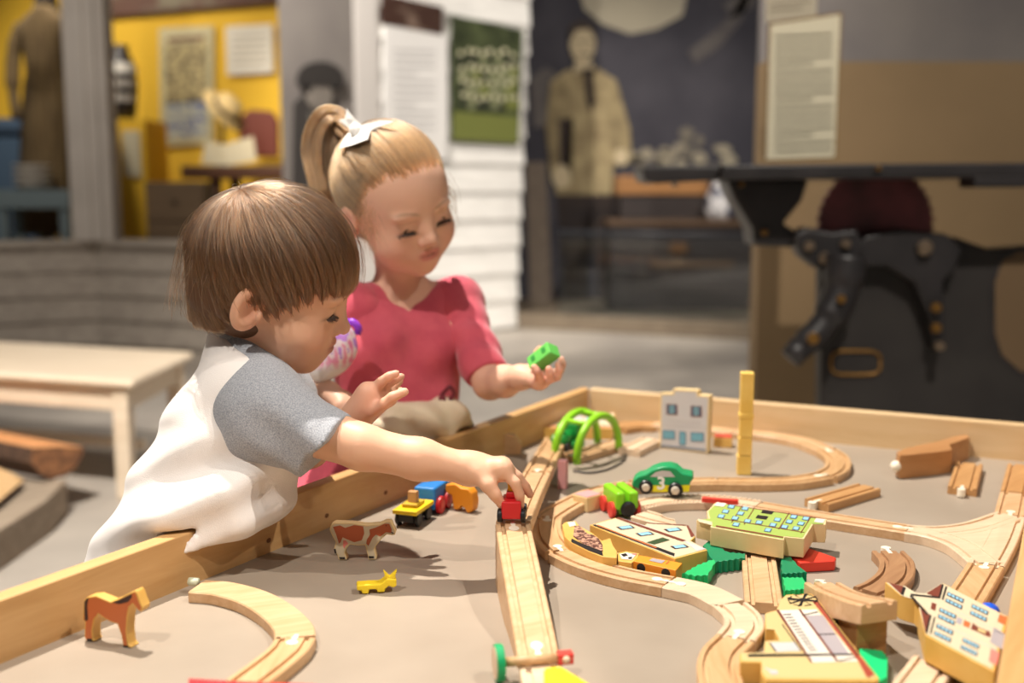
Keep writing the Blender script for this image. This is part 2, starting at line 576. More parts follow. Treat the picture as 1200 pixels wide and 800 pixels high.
# wooden counter in the alcove
dark_wood = wood('counter_dark', srgb(42, 36, 36), srgb(58, 50, 48), 0, 3, 0.5)
orange_wood = wood('counter_top', srgb(140, 98, 58), srgb(172, 124, 76), 0, 3, 0.5)  # orange brown wood of the top board
cb = on_y(800, 300, 7.75)
ct = thing('wooden_counter', 'dark wooden counter with a lighter orange brown top board below the mural', 'counter', (cb[0], 7.75, 0.1))
k = lambda x, y, Y: on_y(x, y, Y)
MB().box((k(716, 300, 7.6)[0], 7.6, 0.1), (k(880, 300, 7.6)[0], 8.2, k(800, 264, 7.6)[2])).build('body', dark_wood, ct, bevel=0.004)
MB().box((k(712, 300, 7.58)[0], 7.57, k(800, 264, 7.6)[2]), (k(884, 300, 7.6)[0], 8.22, k(800, 258, 7.6)[2])).build('ledge', wood('counter_ledge', srgb(84, 66, 52), srgb(104, 82, 64), 0, 3), ct, bevel=0.003)
MB().box((k(728, 300, 7.8)[0], 7.9, k(800, 258, 7.6)[2]), (k(880, 300, 7.8)[0], 8.2, k(800, 228, 7.8)[2])).build('upper_case', dark_wood, ct, bevel=0.004)
MB().box((k(724, 300, 7.76)[0], 7.88, k(800, 228, 7.8)[2]), (k(832, 300, 7.76)[0], 8.2, k(800, 206, 7.8)[2])).build('top_board', orange_wood, ct, bevel=0.004)
MB().box((k(762, 300, 7.58)[0], 7.575, k(800, 312, 7.6)[2]), (k(860, 300, 7.58)[0], 7.6, k(800, 306, 7.6)[2])).build('drawer_rail', wood('counter_ledge', srgb(84, 66, 52), srgb(104, 82, 64)), ct)
MB().box((k(785, 300, 7.58)[0], 7.57, k(800, 296, 7.6)[2]), (k(805, 300, 7.58)[0], 7.6, k(800, 284, 7.6)[2])).build('label_holder', paint(96, 66, 40), ct)
jug = thing('patterned_jug', 'white jug with a dark blue pattern at the right end of the counter', 'jug', on_y(848, 262, 7.73))
jb = np.array([on_y(848, 261, 7.73)[0], 7.73, k(800, 258, 7.6)[2]])
MB().lathe(jb + [0, 0, 0.002], (0, 0, 1), [(0, .10), (.06, .125), (.16, .12), (.24, .08), (.30, .07), (.32, .085)]).build('body', mat('jug_glaze', srgb(206, 204, 206), 0.3, srgb(58, 62, 84), 9, contrast=(0.52, 0.58), detail=1), jug, smooth=True)
MB().tube(spline([jb + [.11, 0, .1], jb + [.18, 0, .16], jb + [.16, 0, .26], jb + [.08, 0, .27]]), .014).build('handle', paint(206, 204, 206, 0.3), jug, smooth=True)
# glass barrier
gb = thing('glass_barrier', 'waist-high glass barrier with a slim dark rail across the alcove', 'barrier', on_y(770, 360, 7.2) * [1, 1, 0] + [0, 0, 0.1])
g0, g1 = on_y(655, 272, 7.35), on_y(886, 276, 6.95)
gl = bpy.data.materials.new('barrier_glass'); gl.use_nodes = True
gbs = gl.node_tree.nodes['Principled BSDF']
gbs.inputs['Base Color'].default_value = (0.8, 0.88, 0.9, 1); gbs.inputs['Roughness'].default_value = 0.02
gbs.inputs['Transmission Weight'].default_value = 1.0; gbs.inputs['IOR'].default_value = 1.45
MB().prism([(g0[0], g0[1], 0.1), (g1[0], g1[1], 0.1), (g1[0], g1[1], g1[2]), (g0[0], g0[1], g0[2])], (0.004, 0.012, 0)).build('glass_pane', gl, gb)
MB().tube([g0, g1], 0.016).build('rail', paint(44, 46, 52, 0.4), gb, smooth=True)

# ---- shop window display
def lathe_rings(rings, n=28):
    """rings: (centre, rx, ry) from bottom to top"""
    mb = MB(); vv = []; ff = []
    for c, rx, ry in rings:
        for j in range(n):
            t = 2 * math.pi * j / n
            vv.append((c[0] + rx * math.cos(t), c[1] + ry * math.sin(t), c[2]))
    for i in range(len(rings) - 1):
        for j in range(n):
            kk = (j + 1) % n
            ff.append((i * n + j, i * n + kk, (i + 1) * n + kk, (i + 1) * n + j))
    ff.append(tuple(range(n - 1, -1, -1))); ff.append(tuple((len(rings) - 1) * n + j for j in range(n)))
    return mb.add(vv, ff)


DY = 6.35
plaid = mat('brown_plaid', srgb(92, 74, 48), 0.9, srgb(116, 96, 64), 14, stretch=(3, 3, 0.4), detail=3)
dr = thing('dress_form', 'brown long-sleeved old dress on a form in the shop window', 'dress form', on_y(50, 268, DY))
px2 = DY / FPX
rg = []
for yy, xa, xb in ((274, 22, 86), (240, 24, 86), (180, 27, 84), (130, 29, 82), (100, 31, 79), (87, 33, 77), (70, 31, 78), (45, 26, 80), (28, 24, 82), (20, 33, 76), (14, 42, 68), (8, 44, 65)):
    c = on_y((xa + xb) / 2, yy, DY)
    rg.append((c, (xb - xa) / 2 * px2, (xb - xa) / 2 * px2 * 0.8 if yy > 87 else 0.12))
pleat = lathe_rings(rg, 48)
pleat.v = [(x + 0.012 * math.sin(30 * math.atan2(y - DY, x - on_y(54, 0, DY)[0])) * (1 if z < on_y(0, 90, DY)[2] else 0), y, z) for x, y, z in pleat.v]
pleat.build('dress', plaid, dr, smooth=True)
for xs in ((27, 17, 15, 20), (80, 90, 92, 88)):
    MB().tube(spline([on_y(xs[0], 30, DY), on_y(xs[1], 60, DY), on_y(xs[2], 100, DY - 0.03), on_y(xs[3], 138, DY - 0.08)]), [px2 * 9] * 8 + [px2 * 8] * 9 + [px2 * 6] * 8).build('sleeve', plaid, dr, smooth=True)
MB().lathe(on_y(54, 9, DY), (0, 0, 1), [(0, .065), (.05, .06), (.09, .05)]).build('collar', paint(40, 32, 28, 0.8), dr, smooth=True)
MB().lathe(on_y(54, 276, DY) * [1, 1, 0] + [0, 0, 0.322], (0, 0, 1), [(0, .11), (.03, .11), (.05, .03), (.5, .03)]).build('stand', paint(50, 40, 32), dr, smooth=False)

flat_print('shop_poster', 'tall pale poster with coloured lettering on the yellow wall', 'poster', [
    ([(186, 33), (250, 30), (250, 168), (188, 172)], 0, 0), ([(193, 52), (243, 48), (242, 118), (194, 122)], 1, 1), ([(194, 120), (243, 116), (243, 160), (195, 164)], 2, 1),
    ([(196, 44), (240, 41), (240, 46), (196, 49)], 3, 2)],
    [paint(198, 186, 140), mat('poster_ink', srgb(190, 172, 120), 0.6, srgb(96, 84, 58), 26, detail=6, contrast=(0.45, 0.6)), mat('poster_blue', srgb(176, 176, 160), 0.6, srgb(70, 86, 140), 20, detail=5, contrast=(0.5, 0.62)), paint(120, 80, 50)], y=7.47)
flat_print('paper_notice', 'white paper notice on the yellow wall above the desk', 'notice', [
    ([(264, 31), (319, 28), (320, 85), (266, 88)], 0, 0)] + [([(272, y), (313, y - 1.5), (313, y + 0.5), (272, y + 2)], 1, 1) for y in range(42, 82, 8)],
    [paint(222, 214, 196), paint(178, 170, 152)], y=7.46)
jy = 6.75
jr = thing('stoneware_jar', 'black jar with white lettering bands on the yellow stand', 'jar', on_y(145, 141, jy))
s = jy / FPX
jc = on_y(145, 141, jy)
MB().lathe(jc, (0, 0, 1), [(0, 12 * s), (10 * s, 15 * s), (40 * s, 17.5 * s), (62 * s, 15 * s), (74 * s, 10 * s), (78 * s, 8 * s), (84 * s, 9 * s)]).build('body', paint(48, 42, 40, 0.4), jr, smooth=True)
MB().lathe(jc + [0, 0, 52 * s], (0, 0, 1), [(0, 17.3 * s), (4 * s, 16.9 * s), (12 * s, 14.9 * s)], caps=False).build('white_band', paint(214, 208, 196, 0.5), jr, smooth=True)
let = MB()
for row, zz in ((0, 36), (1, 20)):
    for j in range(7):
        t = math.radians(-150 + j * 20)
        r = (17.9 if row == 0 else 17.0) * s
        c = jc + [math.cos(t) * r, math.sin(t) * r, zz * s]
        tx = np.array([-math.sin(t), math.cos(t), 0]) * 1.9 * s
        let.prism([c - tx, c + tx, c + tx + [0, 0, 9 * s], c - tx + [0, 0, 9 * s]], (math.cos(t) * -0.004, math.sin(t) * -0.004, 0))
let.build('lettering', paint(206, 198, 186), jr)['kind'] = 'stuff'
ys = thing('yellow_stand', 'yellow box stand with a white card under the black jar', 'stand', on_y(155, 250, jy) * [1, 1, 0] + [0, 0, 0.32])
MB().box((k(126, 200, jy)[0], jy - 0.12, 0.32), (k(180, 200, jy)[0], jy + 0.3, jc[2])).build('body', yellow, ys, bevel=0.004)
MB().box((k(146, 200, jy - .12)[0], jy - 0.13, k(0, 207, jy - .12)[2]), (k(166, 200, jy - .12)[0], jy - 0.119, k(0, 153, jy - .12)[2])).build('card', paint(208, 198, 168), ys)
brown = wood('desk_brown', srgb(72, 44, 28), srgb(96, 60, 38), 0, 4, 0.45)
dk = thing('writing_desk', 'dark brown writing desk carrying an open book in the shop window', 'desk', on_y(275, 260, 6.3) * [1, 1, 0] + [0, 0, 0.32])
dz = k(0, 194, 6.15)[2]
MB().box((k(204, 0, 6.15)[0], 6.15, dz - 0.07), (k(345, 0, 6.15)[0], 6.75, dz)).build('desk_top', brown, dk, bevel=0.006)
for xx in (244, 330):
    for yy in (6.22, 6.66):
        MB().tube([(k(xx, 0, 6.2)[0], yy, 0.32), (k(xx, 0, 6.2)[0], yy, dz - 0.07)], [0.022, 0.034]).build('leg', brown, dk, smooth=True)
bk = thing('open_book', 'cream open book propped on the writing desk', 'book', on_y(268, 194, 6.3))
for sgn, pp in ((0, [(236, 192), (266, 196), (262, 172), (240, 166)]), (1, [(266, 196), (300, 188), (296, 162), (262, 172)])):
    q = [on_y(a, b, 6.3 + (0.0 if b > 184 else 0.14)) for a, b in pp]
    q = [p + [0, 0, max(0, dz + 0.002 - p[2])] for p in q]
    MB().prism(q, (0, 0.012, 0.012)).build('page', paint(176, 164, 136), bk)
ch = thing('spindle_chair', 'red brown chair standing behind the writing desk', 'chair', on_y(300, 260, 7.0) * [1, 1, 0] + [0, 0, 0.32])
MB().prism(PY([(282, 184), (278, 140), (292, 128), (318, 130), (326, 142), (326, 184)], 7.05), (0, 0.05, 0)).build('backrest', paint(104, 46, 30, 0.5), ch, bevel=0.01)
MB().box((k(276, 0, 6.9)[0], 6.85, 0.32 + 0.40), (k(330, 0, 6.9)[0], 7.1, 0.32 + 0.45)).build('seat', paint(92, 42, 28, 0.5), ch, bevel=0.01)
for xx in (280, 326):
    for yy in (6.88, 7.06):
        MB().tube([(k(xx, 0, 6.95)[0], yy, 0.32), (k(xx, 0, 6.95)[0], yy, 0.73)], 0.02).build('leg', paint(84, 40, 28, 0.5), ch, smooth=True)
ht = thing('straw_hat', 'pale straw hat tilted on its stand above the desk', 'hat', on_y(262, 150, 6.6))
hc = on_y(262, 130, 6.6); hd = np.array([0.75, -0.25, 0.62])
MB().lathe(hc, hd, [(0, .15), (.012, .15), (.014, .085), (.08, .075), (.095, .05)]).build('crown', paint(206, 178, 122, 0.8), ht, smooth=True)
MB().lathe(hc + hd * 0.012, hd, [(0, .088), (.03, .086)], caps=False).build('band', paint(58, 44, 36, 0.7), ht, smooth=True)
MB().tube([on_y(258, 194, 6.6) * [1, 1, 0] + [0, 0, dz], hc], 0.014).build('stand', paint(60, 44, 30), ht, smooth=True)
dc = thing('drawer_chest', 'low grey brown chest of drawers under the desk', 'chest', on_y(196, 270, 5.95) * [1, 1, 0] + [0, 0, 0.32])
cz = k(0, 213, 5.95)[2]
MB().box((k(160, 0, 5.95)[0], 5.95, 0.32), (k(232, 0, 5.95)[0], 6.13, cz)).build('body', wood('chest_wood', srgb(96, 78, 58), srgb(122, 100, 76), 0, 4), dc, bevel=0.004)
for i in range(3):
    h = (cz - 0.32) / 3
    f = MB().box((k(163, 0, 5.95)[0], 5.935, 0.33 + i * h), (k(229, 0, 5.95)[0], 5.95, 0.31 + (i + 1) * h)).build('drawer', wood('chest_wood', srgb(96, 78, 58), srgb(122, 100, 76)), dc, bevel=0.003)
    MB().ball((k(196, 0, 5.95)[0], 5.927, 0.32 + (i + 0.5) * h), 0.014).build('knob', paint(60, 48, 36), f, smooth=True)
bt = thing('blue_side_table', 'pale blue painted side table at the left edge of the shop window', 'table', on_y(30, 268, 5.95) * [1, 1, 0] + [0, 0, 0.32])
tz_ = k(0, 222, 5.95)[2]
bl = paint(112, 126, 130, 0.6)
MB().box((k(-25, 0, 5.95)[0], 5.95, tz_ - 0.1), (k(68, 0, 5.95)[0], 6.2, tz_)).build('table_top', bl, bt, bevel=0.004)
for xx in (-20, 54):
    for yy in (5.97, 6.14):
        xw = k(xx, 0, 5.95)[0]
        MB().box((xw, yy, 0.32), (xw + 0.045, yy + 0.045, tz_ - 0.1)).build('leg', bl, bt)
for i in range(4):
    z0 = tz_ + 0.001 + i * 0.032
    o = MB().lathe((k(23, 0, 6.05)[0], 6.08, z0), (0, 0, 1), [(0, .05), (.008, .06), (.03, .10), (.036, .10), (.0361, .09), (.012, .05)]).build('bowl', paint(196, 190, 180, 0.35), loc=(k(23, 0, 6.05)[0], 6.08, z0), smooth=True)
    tag(o, ['white bowl at the bottom of the stack on the blue side table', 'white bowl second from the bottom of the stack on the blue side table', 'white bowl second from the top of the stack on the blue side table', 'white bowl on top of the stack on the blue side table'][i], 'bowl', 'stacked white bowls')
fb = thing('storage_chest', 'dusty blue rounded chest behind the stacked bowls', 'chest', on_y(8, 184, 6.9) * [1, 1, 0] + [0, 0, 0.32])
MB().box((k(-30, 0, 6.9)[0], 6.9, 0.32), (k(27, 0, 6.9)[0], 7.2, k(0, 160, 6.9)[2])).build('body', paint(64, 84, 104, 0.8), fb, bevel=0.02)
MB().box((k(-31, 0, 6.88)[0], 6.88, k(0, 160, 6.9)[2]), (k(28, 0, 6.88)[0], 7.22, k(0, 138, 6.9)[2])).build('lid', paint(58, 76, 96, 0.8), fb, bevel=0.04)

# ---- sign board, tag and cast iron machine at the right
SY = 3.3
lines = []
for i in range(17):
    y = 42 + i * 8.4
    lines.append(([(908, y), (975 - (22 if i % 5 == 4 else 0), y - 3.0), (975 - (22 if i % 5 == 4 else 0), y - 0.6), (908, y + 2.4)], 2, 1))
flat_print('information_board', 'cream information board with lines of text above the black machine', 'sign', [
    ([(901, 27), (987, 14), (980, 186), (896, 189)], 0, 0), ([(903, 29), (985, 17), (978, 184), (898, 187)], 1, 1)] + lines,
    [paint(128, 98, 52), paint(210, 202, 176, 0.5), paint(150, 142, 118, 0.6)], y=SY, thick=0.014)
flat_print('small_placard', 'small pale placard behind the top of the information board', 'sign', [
    ([(898, -6), (958, -12), (957, 18), (898, 26)], 0, 0), ([(903, 4), (950, 0), (950, 2), (903, 6)], 1, 1), ([(903, 11), (940, 8), (940, 10), (903, 13)], 1, 1)], [paint(180, 170, 148), paint(140, 130, 112)], y=SY + 0.12, thick=0.01)
iron = mat('black_iron', srgb(34, 32, 33), 0.42, srgb(44, 41, 42), 12, bump=0.1, spec=0.5)
iron2 = mat('iron_panel', srgb(42, 39, 38), 0.5, srgb(50, 47, 45), 6)
QY = 2.95
mc = thing('iron_machine', 'black cast-iron workshop machine with a long flat table and side lever', 'machine', on_y(1060, 500, QY) * [1, 1, 0])
tt = k(0, 193, QY)[2]; tb_ = k(0, 209, QY)[2]
MB().prism(PY([(846, 193), (1290, 190), (1290, 207), (846, 211)], QY - 0.15), (0, 0.55, 0)).build('table_slab', iron, mc, bevel=0.006)
MB().prism(PY([(753, 198), (760, 194), (850, 194), (850, 211), (768, 215), (756, 212)], QY - 0.1), (0, 0.22, 0)).build('slide_bar', iron, mc, bevel=0.006)
MB().prism(PY([(1142, 207), (1240, 206), (1240, 219), (1142, 220)], QY - 0.15), (0, 0.1, 0)).build('under_rail', iron, mc, bevel=0.004)
MB().prism(PY([(852, 211), (948, 211), (940, 235), (918, 262), (932, 270), (930, 290), (884, 288), (882, 268), (860, 232)], QY), (0, 0.14, 0)).build('bracket', iron, mc, bevel=0.008)
disc = MB()
dc_ = on_y(1026, 262, QY + 0.12)
R = 72 * QY / FPX
teeth = []
for i in range(72):
    t = 2 * math.pi * i / 72
    r = R * (1.0 if i % 2 else 0.94)
    teeth.append((dc_[0] + r * math.cos(t), dc_[1], dc_[2] + r * math.sin(t)))
disc.prism(teeth, (0, 0.012, 0))
disc.build('saw_blade', mat('iron_red_reflection', srgb(150, 84, 84), 0.3, metal=0.7, spec=0.6, col2=srgb(74, 60, 58), scale=5), mc)  # reddish base colour imitates red clothes reflected in the polished disc
MB().prism(PY([(962, 288), (1010, 276), (1060, 272), (1120, 278), (1160, 292), (1290, 282), (1290, 800), (962, 800)], QY + 0.05), (0, 0.06, 0)).build('side_panel', iron2, mc, bevel=0.006)
MB().prism(PY([(1000, 292), (1016, 276), (1060, 268), (1110, 274), (1128, 292), (1120, 316), (1106, 330), (1108, 404), (1096, 412), (1090, 372), (1072, 330), (1040, 312), (1006, 312)], QY - 0.01), (0, 0.06, 0)).build('swing_arm', iron, mc, bevel=0.008)
MB().prism(PY([(930, 276), (945, 266), (975, 272), (1005, 268), (1014, 290), (1004, 312), (960, 316), (938, 300)], QY - 0.04), (0, 0.08, 0)).build('gear_block', iron, mc, bevel=0.01)
MB().tube(spline([on_y(992, 300, QY - 0.07), on_y(985, 345, QY - 0.08), on_y(962, 384, QY - 0.09), on_y(932, 412, QY - 0.1)]), [0.052] * 6 + [0.045] * 8 + [0.036] * 8 + [0.026] * 3, n=14).build('lever', iron, mc, smooth=True)
MB().tube([on_y(940, 405, QY - 0.1), on_y(926, 420, QY - 0.105)], [0.034, 0.03], n=14).build('lever_tip', iron, mc, smooth=True)
bolt = mat('bolt_steel', srgb(150, 132, 112), 0.35, metal=0.8)
brass = mat('brass', srgb(150, 112, 58), 0.4, metal=0.8)
for x, y, r, m, yy in ((948, 288, 6, bolt, -0.05), (966, 302, 7, bolt, -0.05), (990, 286, 6, bolt, -0.05), (1083, 290, 9, bolt, -0.03), (1096, 360, 6, brass, -0.03), (1096, 384, 6, brass, -0.03), (1100, 405, 6, bolt, -0.03), (952, 396, 7, brass, -0.14), (985, 350, 5, brass, -0.14), (790, 216, 3.5, bolt, -0.11), (895, 272, 4, brass, -0.01), (868, 216, 3, brass, -0.01), (1028, 197, 3, brass, -0.16)):
    MB().lathe(on_y(x, y, QY + yy + 0.012), (0, -1, 0), [(0, r * QY / FPX), (0.012, r * QY / FPX), (0.018, r * QY / FPX * 0.7)], n=12).build('bolt', m, mc, smooth=False)
fr = MB()
for r_out, r_in in ((1.0, 0.84),):
    o_ = [(1003 + 29 * math.copysign(abs(math.cos(t)) ** .45, math.cos(t)), 425 + 14 * math.copysign(abs(math.sin(t)) ** .6, math.sin(t))) for t in np.linspace(0, 2 * math.pi, 28, endpoint=False)]
    q = PY(o_, QY + 0.045)
    fr.tube(q + [q[0]], 0.004, n=8)
fr.build('maker_plate', brass, mc, smooth=True)
MB().prism(PY([(1166, 330), (1176, 304), (1196, 294), (1290, 292), (1290, 440), (1196, 436), (1174, 416), (1166, 390)], QY + 0.044), (0, 0.01, 0)).build('inspection_cover', paint(104, 84, 60, 0.6), mc, bevel=0.01)
MB().prism(PY([(1160, 330), (1172, 300), (1194, 288), (1290, 286), (1290, 446), (1194, 442), (1170, 420), (1160, 392)], QY + 0.047), (0, 0.01, 0)).build('cover_rim', iron, mc, bevel=0.008)

# ---- bench
pine = wood('pale_pine', srgb(214, 196, 172), srgb(232, 216, 194), -0.25, 5, 0.5, 0.06)
BZ = 0.37
bA, bB, bC = on_z(155, 446, BZ), on_z(227, 412, BZ), on_z(-70, 396, BZ)
dB = bB - bA
bD = on_z(-110, 417, BZ)
bn = thing('pine_bench', 'pale pine bench on four square legs in front of the grey wall', 'bench', (bA + bB + bC + bD) / 4 * [1, 1, 0])
MB().prism([bA, bB, bB + (bC - bB), bA + (bC - bB)], (0, 0, -0.028)).build('bench_top', pine, bn, bevel=0.012)
ux = (bC - bB); Lb = np.linalg.norm(ux); ux = ux / Lb
uy = dB / np.linalg.norm(dB); Wb = np.linalg.norm(dB)
def bp(s_, t_, z): return bA + ux * s_ + uy * t_ + [0, 0, z - BZ]
for s_, t_ in ((0.03, 0.02), (0.03, Wb - 0.075), (Lb - 0.09, 0.02), (Lb - 0.09, Wb - 0.075)):
    MB().prism([bp(s_, t_, 0), bp(s_ + 0.055, t_, 0), bp(s_ + 0.055, t_ + 0.055, 0), bp(s_, t_ + 0.055, 0)], (0, 0, BZ - 0.028)).build('leg', pine, bn, bevel=0.004)
for (s0, t0, s1, t1) in ((0.085, 0.03, Lb - 0.09, 0.05), (0.085, Wb - 0.06, Lb - 0.09, Wb - 0.04)):
    MB().prism([bp(s0, t0, BZ - 0.10), bp(s1, t0, BZ - 0.10), bp(s1, t1, BZ - 0.10), bp(s0, t1, BZ - 0.10)], (0, 0, 0.072)).build('apron', pine, bn, bevel=0.003)
for s0 in (0.04, Lb - 0.08):
    MB().prism([bp(s0, 0.075, BZ - 0.10), bp(s0 + 0.02, 0.075, BZ - 0.10), bp(s0 + 0.02, Wb - 0.075, BZ - 0.10), bp(s0, Wb - 0.075, BZ - 0.10)], (0, 0, 0.072)).build('apron', pine, bn, bevel=0.003)
MB().prism([bp(0.09, Wb / 2 - 0.015, 0.09), bp(Lb - 0.09, Wb / 2 - 0.015, 0.09), bp(Lb - 0.09, Wb / 2 + 0.015, 0.09), bp(0.09, Wb / 2 + 0.015, 0.09)], (0, 0, 0.03)).build('stretcher', pine, bn, bevel=0.003)

# ---- low hearth plinth with split logs
plw = wood('plinth_grey', srgb(140, 126, 110), srgb(168, 152, 134), 0.9, 4, 0.7)
PZ = 0.10
h0, h1, h2, h3 = on_z(-90, 678, PZ), on_z(55, 585, PZ), on_z(78, 561, PZ), on_z(-70, 556, PZ)
pt = MB().prism([h0, h1, h2, h3], (0, 0, -PZ)).build('hearth_plinth', plw, bevel=0.006, loc=h1 * [1, 1, 0])
tag(pt, 'low grey brown wooden platform under the split logs', 'platform')


def log(name, label, a, b, r, start, m_side, m_end, seed):
    rr_ = random.Random(seed)
    a, b = np.array(a, float), np.array(b, float)
    t = (b - a) / np.linalg.norm(b - a)
    s1 = np.cross(t, [0, 0, 1]); s1 /= np.linalg.norm(s1); s2 = np.cross(s1, t)
    prof = []
    for i in range(14):
        th = math.radians(start + i * 180 / 13)
        prof.append((math.cos(th) * r * rr_.uniform(.94, 1.04), math.sin(th) * r * rr_.uniform(.94, 1.04)))
    prof.append((-0.1 * r * math.cos(math.radians(start)), 0.05 * r))
    zmin = min(p[1] for p in prof)
    T = thing(name, label, 'log', (a + b) / 2)
    mb = MB()
    q = [a + s1 * u + s2 * (v - zmin) for u, v in prof]
    mb.prism(q, b - a)
    mb.mi = [1, 1] + [0] * (len(mb.f) - 2)
    mb.build('wood', [m_side, m_end], T, bevel=0.003)
    bk_ = MB()
    o_ = [(u * 1.05, v * 1.05) for u, v in prof[:14]]; i_ = [(u * 1.0, v * 1.0) for u, v in prof[:14]][::-1]
    q = [a + s1 * u + s2 * (v - zmin) for u, v in o_ + i_]
    bk_.prism(q, b - a).build('bark', mat('bark', srgb(70, 52, 42), 0.9, srgb(98, 74, 58), 30, bump=0.6), T)
    return T


split = wood('split_wood', srgb(204, 138, 86), srgb(222, 164, 112), 0.3, 8, 0.7, 0.3)
endg = mat('end_grain', srgb(150, 104, 70), 0.8, srgb(110, 76, 54), 40, bump=0.3)
log('split_log', 'long split brown log lying across the grey platform', on_z(-80, 526, PZ + .006), on_z(70, 558, PZ + 0.006), 0.088, 190, split, endg, 1)
log('split_log', 'short pale split log in front of the long brown log', on_z(-70, 640, PZ + .001), on_z(12, 572, PZ + 0.001), 0.045, 150, wood('split_pale', srgb(206, 166, 116), srgb(224, 190, 144), 0.3, 8, 0.7, 0.3), endg, 2)
# ================================================================== PLAY TABLE
RZ = TZ + 0.058                   # top of the tray rails
A = on_z(0, 778, TZ); B = on_z(690, 492, TZ)
uL = (B - A) / np.linalg.norm(B - A)
F1 = on_z(1200, 541, TZ)
uF = (F1 - B) / np.linalg.norm(F1 - B)
r0, r1 = on_z(1192, 660, RZ), on_z(1167, 800, RZ)
uR = (r0 - r1) / np.linalg.norm(r0 - r1)


def isect(p, u, q, v):
    m = np.array([[u[0], -v[0]], [u[1], -v[1]]])
    t = np.linalg.solve(m, (q - p)[:2])
    return p + u * t[0]


nearL = A - uL * 0.30
C = isect(B, uF, r1 * [1, 1, 0] + [0, 0, TZ], uR)         # far right inner corner
nearR = isect(nearL, uF, r1 * [1, 1, 0] + [0, 0, TZ], uR)
ins = np.array([nearL, nearR, C, B])
cen = ins.mean(0)
pine_t = wood('table_pine', srgb(190, 146, 92), srgb(212, 172, 120), math.atan2(uL[1], uL[0]), 5, 0.45, 0.06)
pine_f = wood('table_pine_far', srgb(198, 166, 122), srgb(214, 186, 146), math.atan2(uF[1], uF[0]), 5, 0.45, 0.06)
table = thing('play_table', 'low wooden play table with a taupe top and raised pine rails', 'table', (cen[0], cen[1], 0.0))
top_m = mat('table_taupe', srgb(150, 137, 122), 0.45, srgb(160, 147, 132), 6, detail=6, spec=0.35, bump=0.03, bscale=200)
T_out = 0.021
def outw(p, q):
    d = (q - p) / np.linalg.norm(q - p); n = np.array([d[1], -d[0], 0])
    return n if np.dot(n, (p + q) / 2 - cen) > 0 else -n
MB().prism([p - [0, 0, 0.0] for p in ins], (0, 0, -0.018)).build('table_top', top_m, table)
for nm, p, q, m in (('rail', nearL, B, pine_t), ('rail', B, C, pine_f), ('rail', C, nearR, pine_t), ('rail', nearR, nearL, pine_f)):
    n = outw(p, q)
    d = (q - p) / np.linalg.norm(q - p)
    MB().prism([p + [0, 0, -0.05], q + [0, 0, -0.05], q + d * T_out + n * T_out + [0, 0, -0.05], p - d * T_out * 0 + n * T_out + [0, 0, -0.05]], (0, 0, 0.108)).build(nm, m, table, bevel=0.0022)
for p in ins:
    inn = (cen - p); inn[2] = 0; inn /= np.linalg.norm(inn)
    c = p + inn * 0.06
    MB().box((c[0] - .03, c[1] - .03, 0.0), (c[0] + .03, c[1] + .03, TZ - 0.018)).build('leg', pine_t, table, bevel=0.003)
knots = MB()
for px, py in ((315, 633), (383, 604), (452, 577)):
    nI = -outw(nearL, B)
    c = on_plane(px, py, A + nI * 0.0004, nI)
    t1 = uL; t2 = np.array([0, 0, 1.0])
    knots.poly([c + t1 * 0.004 * math.cos(t) + t2 * 0.003 * math.sin(t) for t in np.linspace(0, 2 * math.pi, 10, endpoint=False)])
kn = knots.build('knot', paint(120, 76, 40, 0.6), table); kn['kind'] = 'stuff'

# ================================================================== TRACK
RAILS = [(nearL, -outw(nearL, B)), (B, -outw(B, C)), (C, -outw(C, nearR))]


def keep_in(p, m=.0015):
    """push a point back inside the tray"""
    p = np.array(p, float)
    for _ in range(2):
        for q, n in RAILS:
            d = float(np.dot((p - q)[:2], n[:2]))
            if d < m: p[:2] += n[:2] * (m - d)
    return p


beech = [wood('beech_%d' % i, srgb(*a), srgb(*b), ang, 12, 0.42, 0.05) for i, (a, b, ang) in enumerate([
    ((192, 152, 110), (212, 178, 140), 0.4), ((182, 142, 98), (202, 165, 122), 1.2), ((208, 180, 150), (220, 196, 168), 0.2),
    ((176, 130, 82), (196, 152, 102), 0.8), ((188, 148, 104), (208, 172, 130), 1.6), ((150, 110, 78), (172, 132, 96), 0.9)])]
peg_white = paint(236, 226, 206, 0.4)
TW, TH = 0.0375, 0.0115


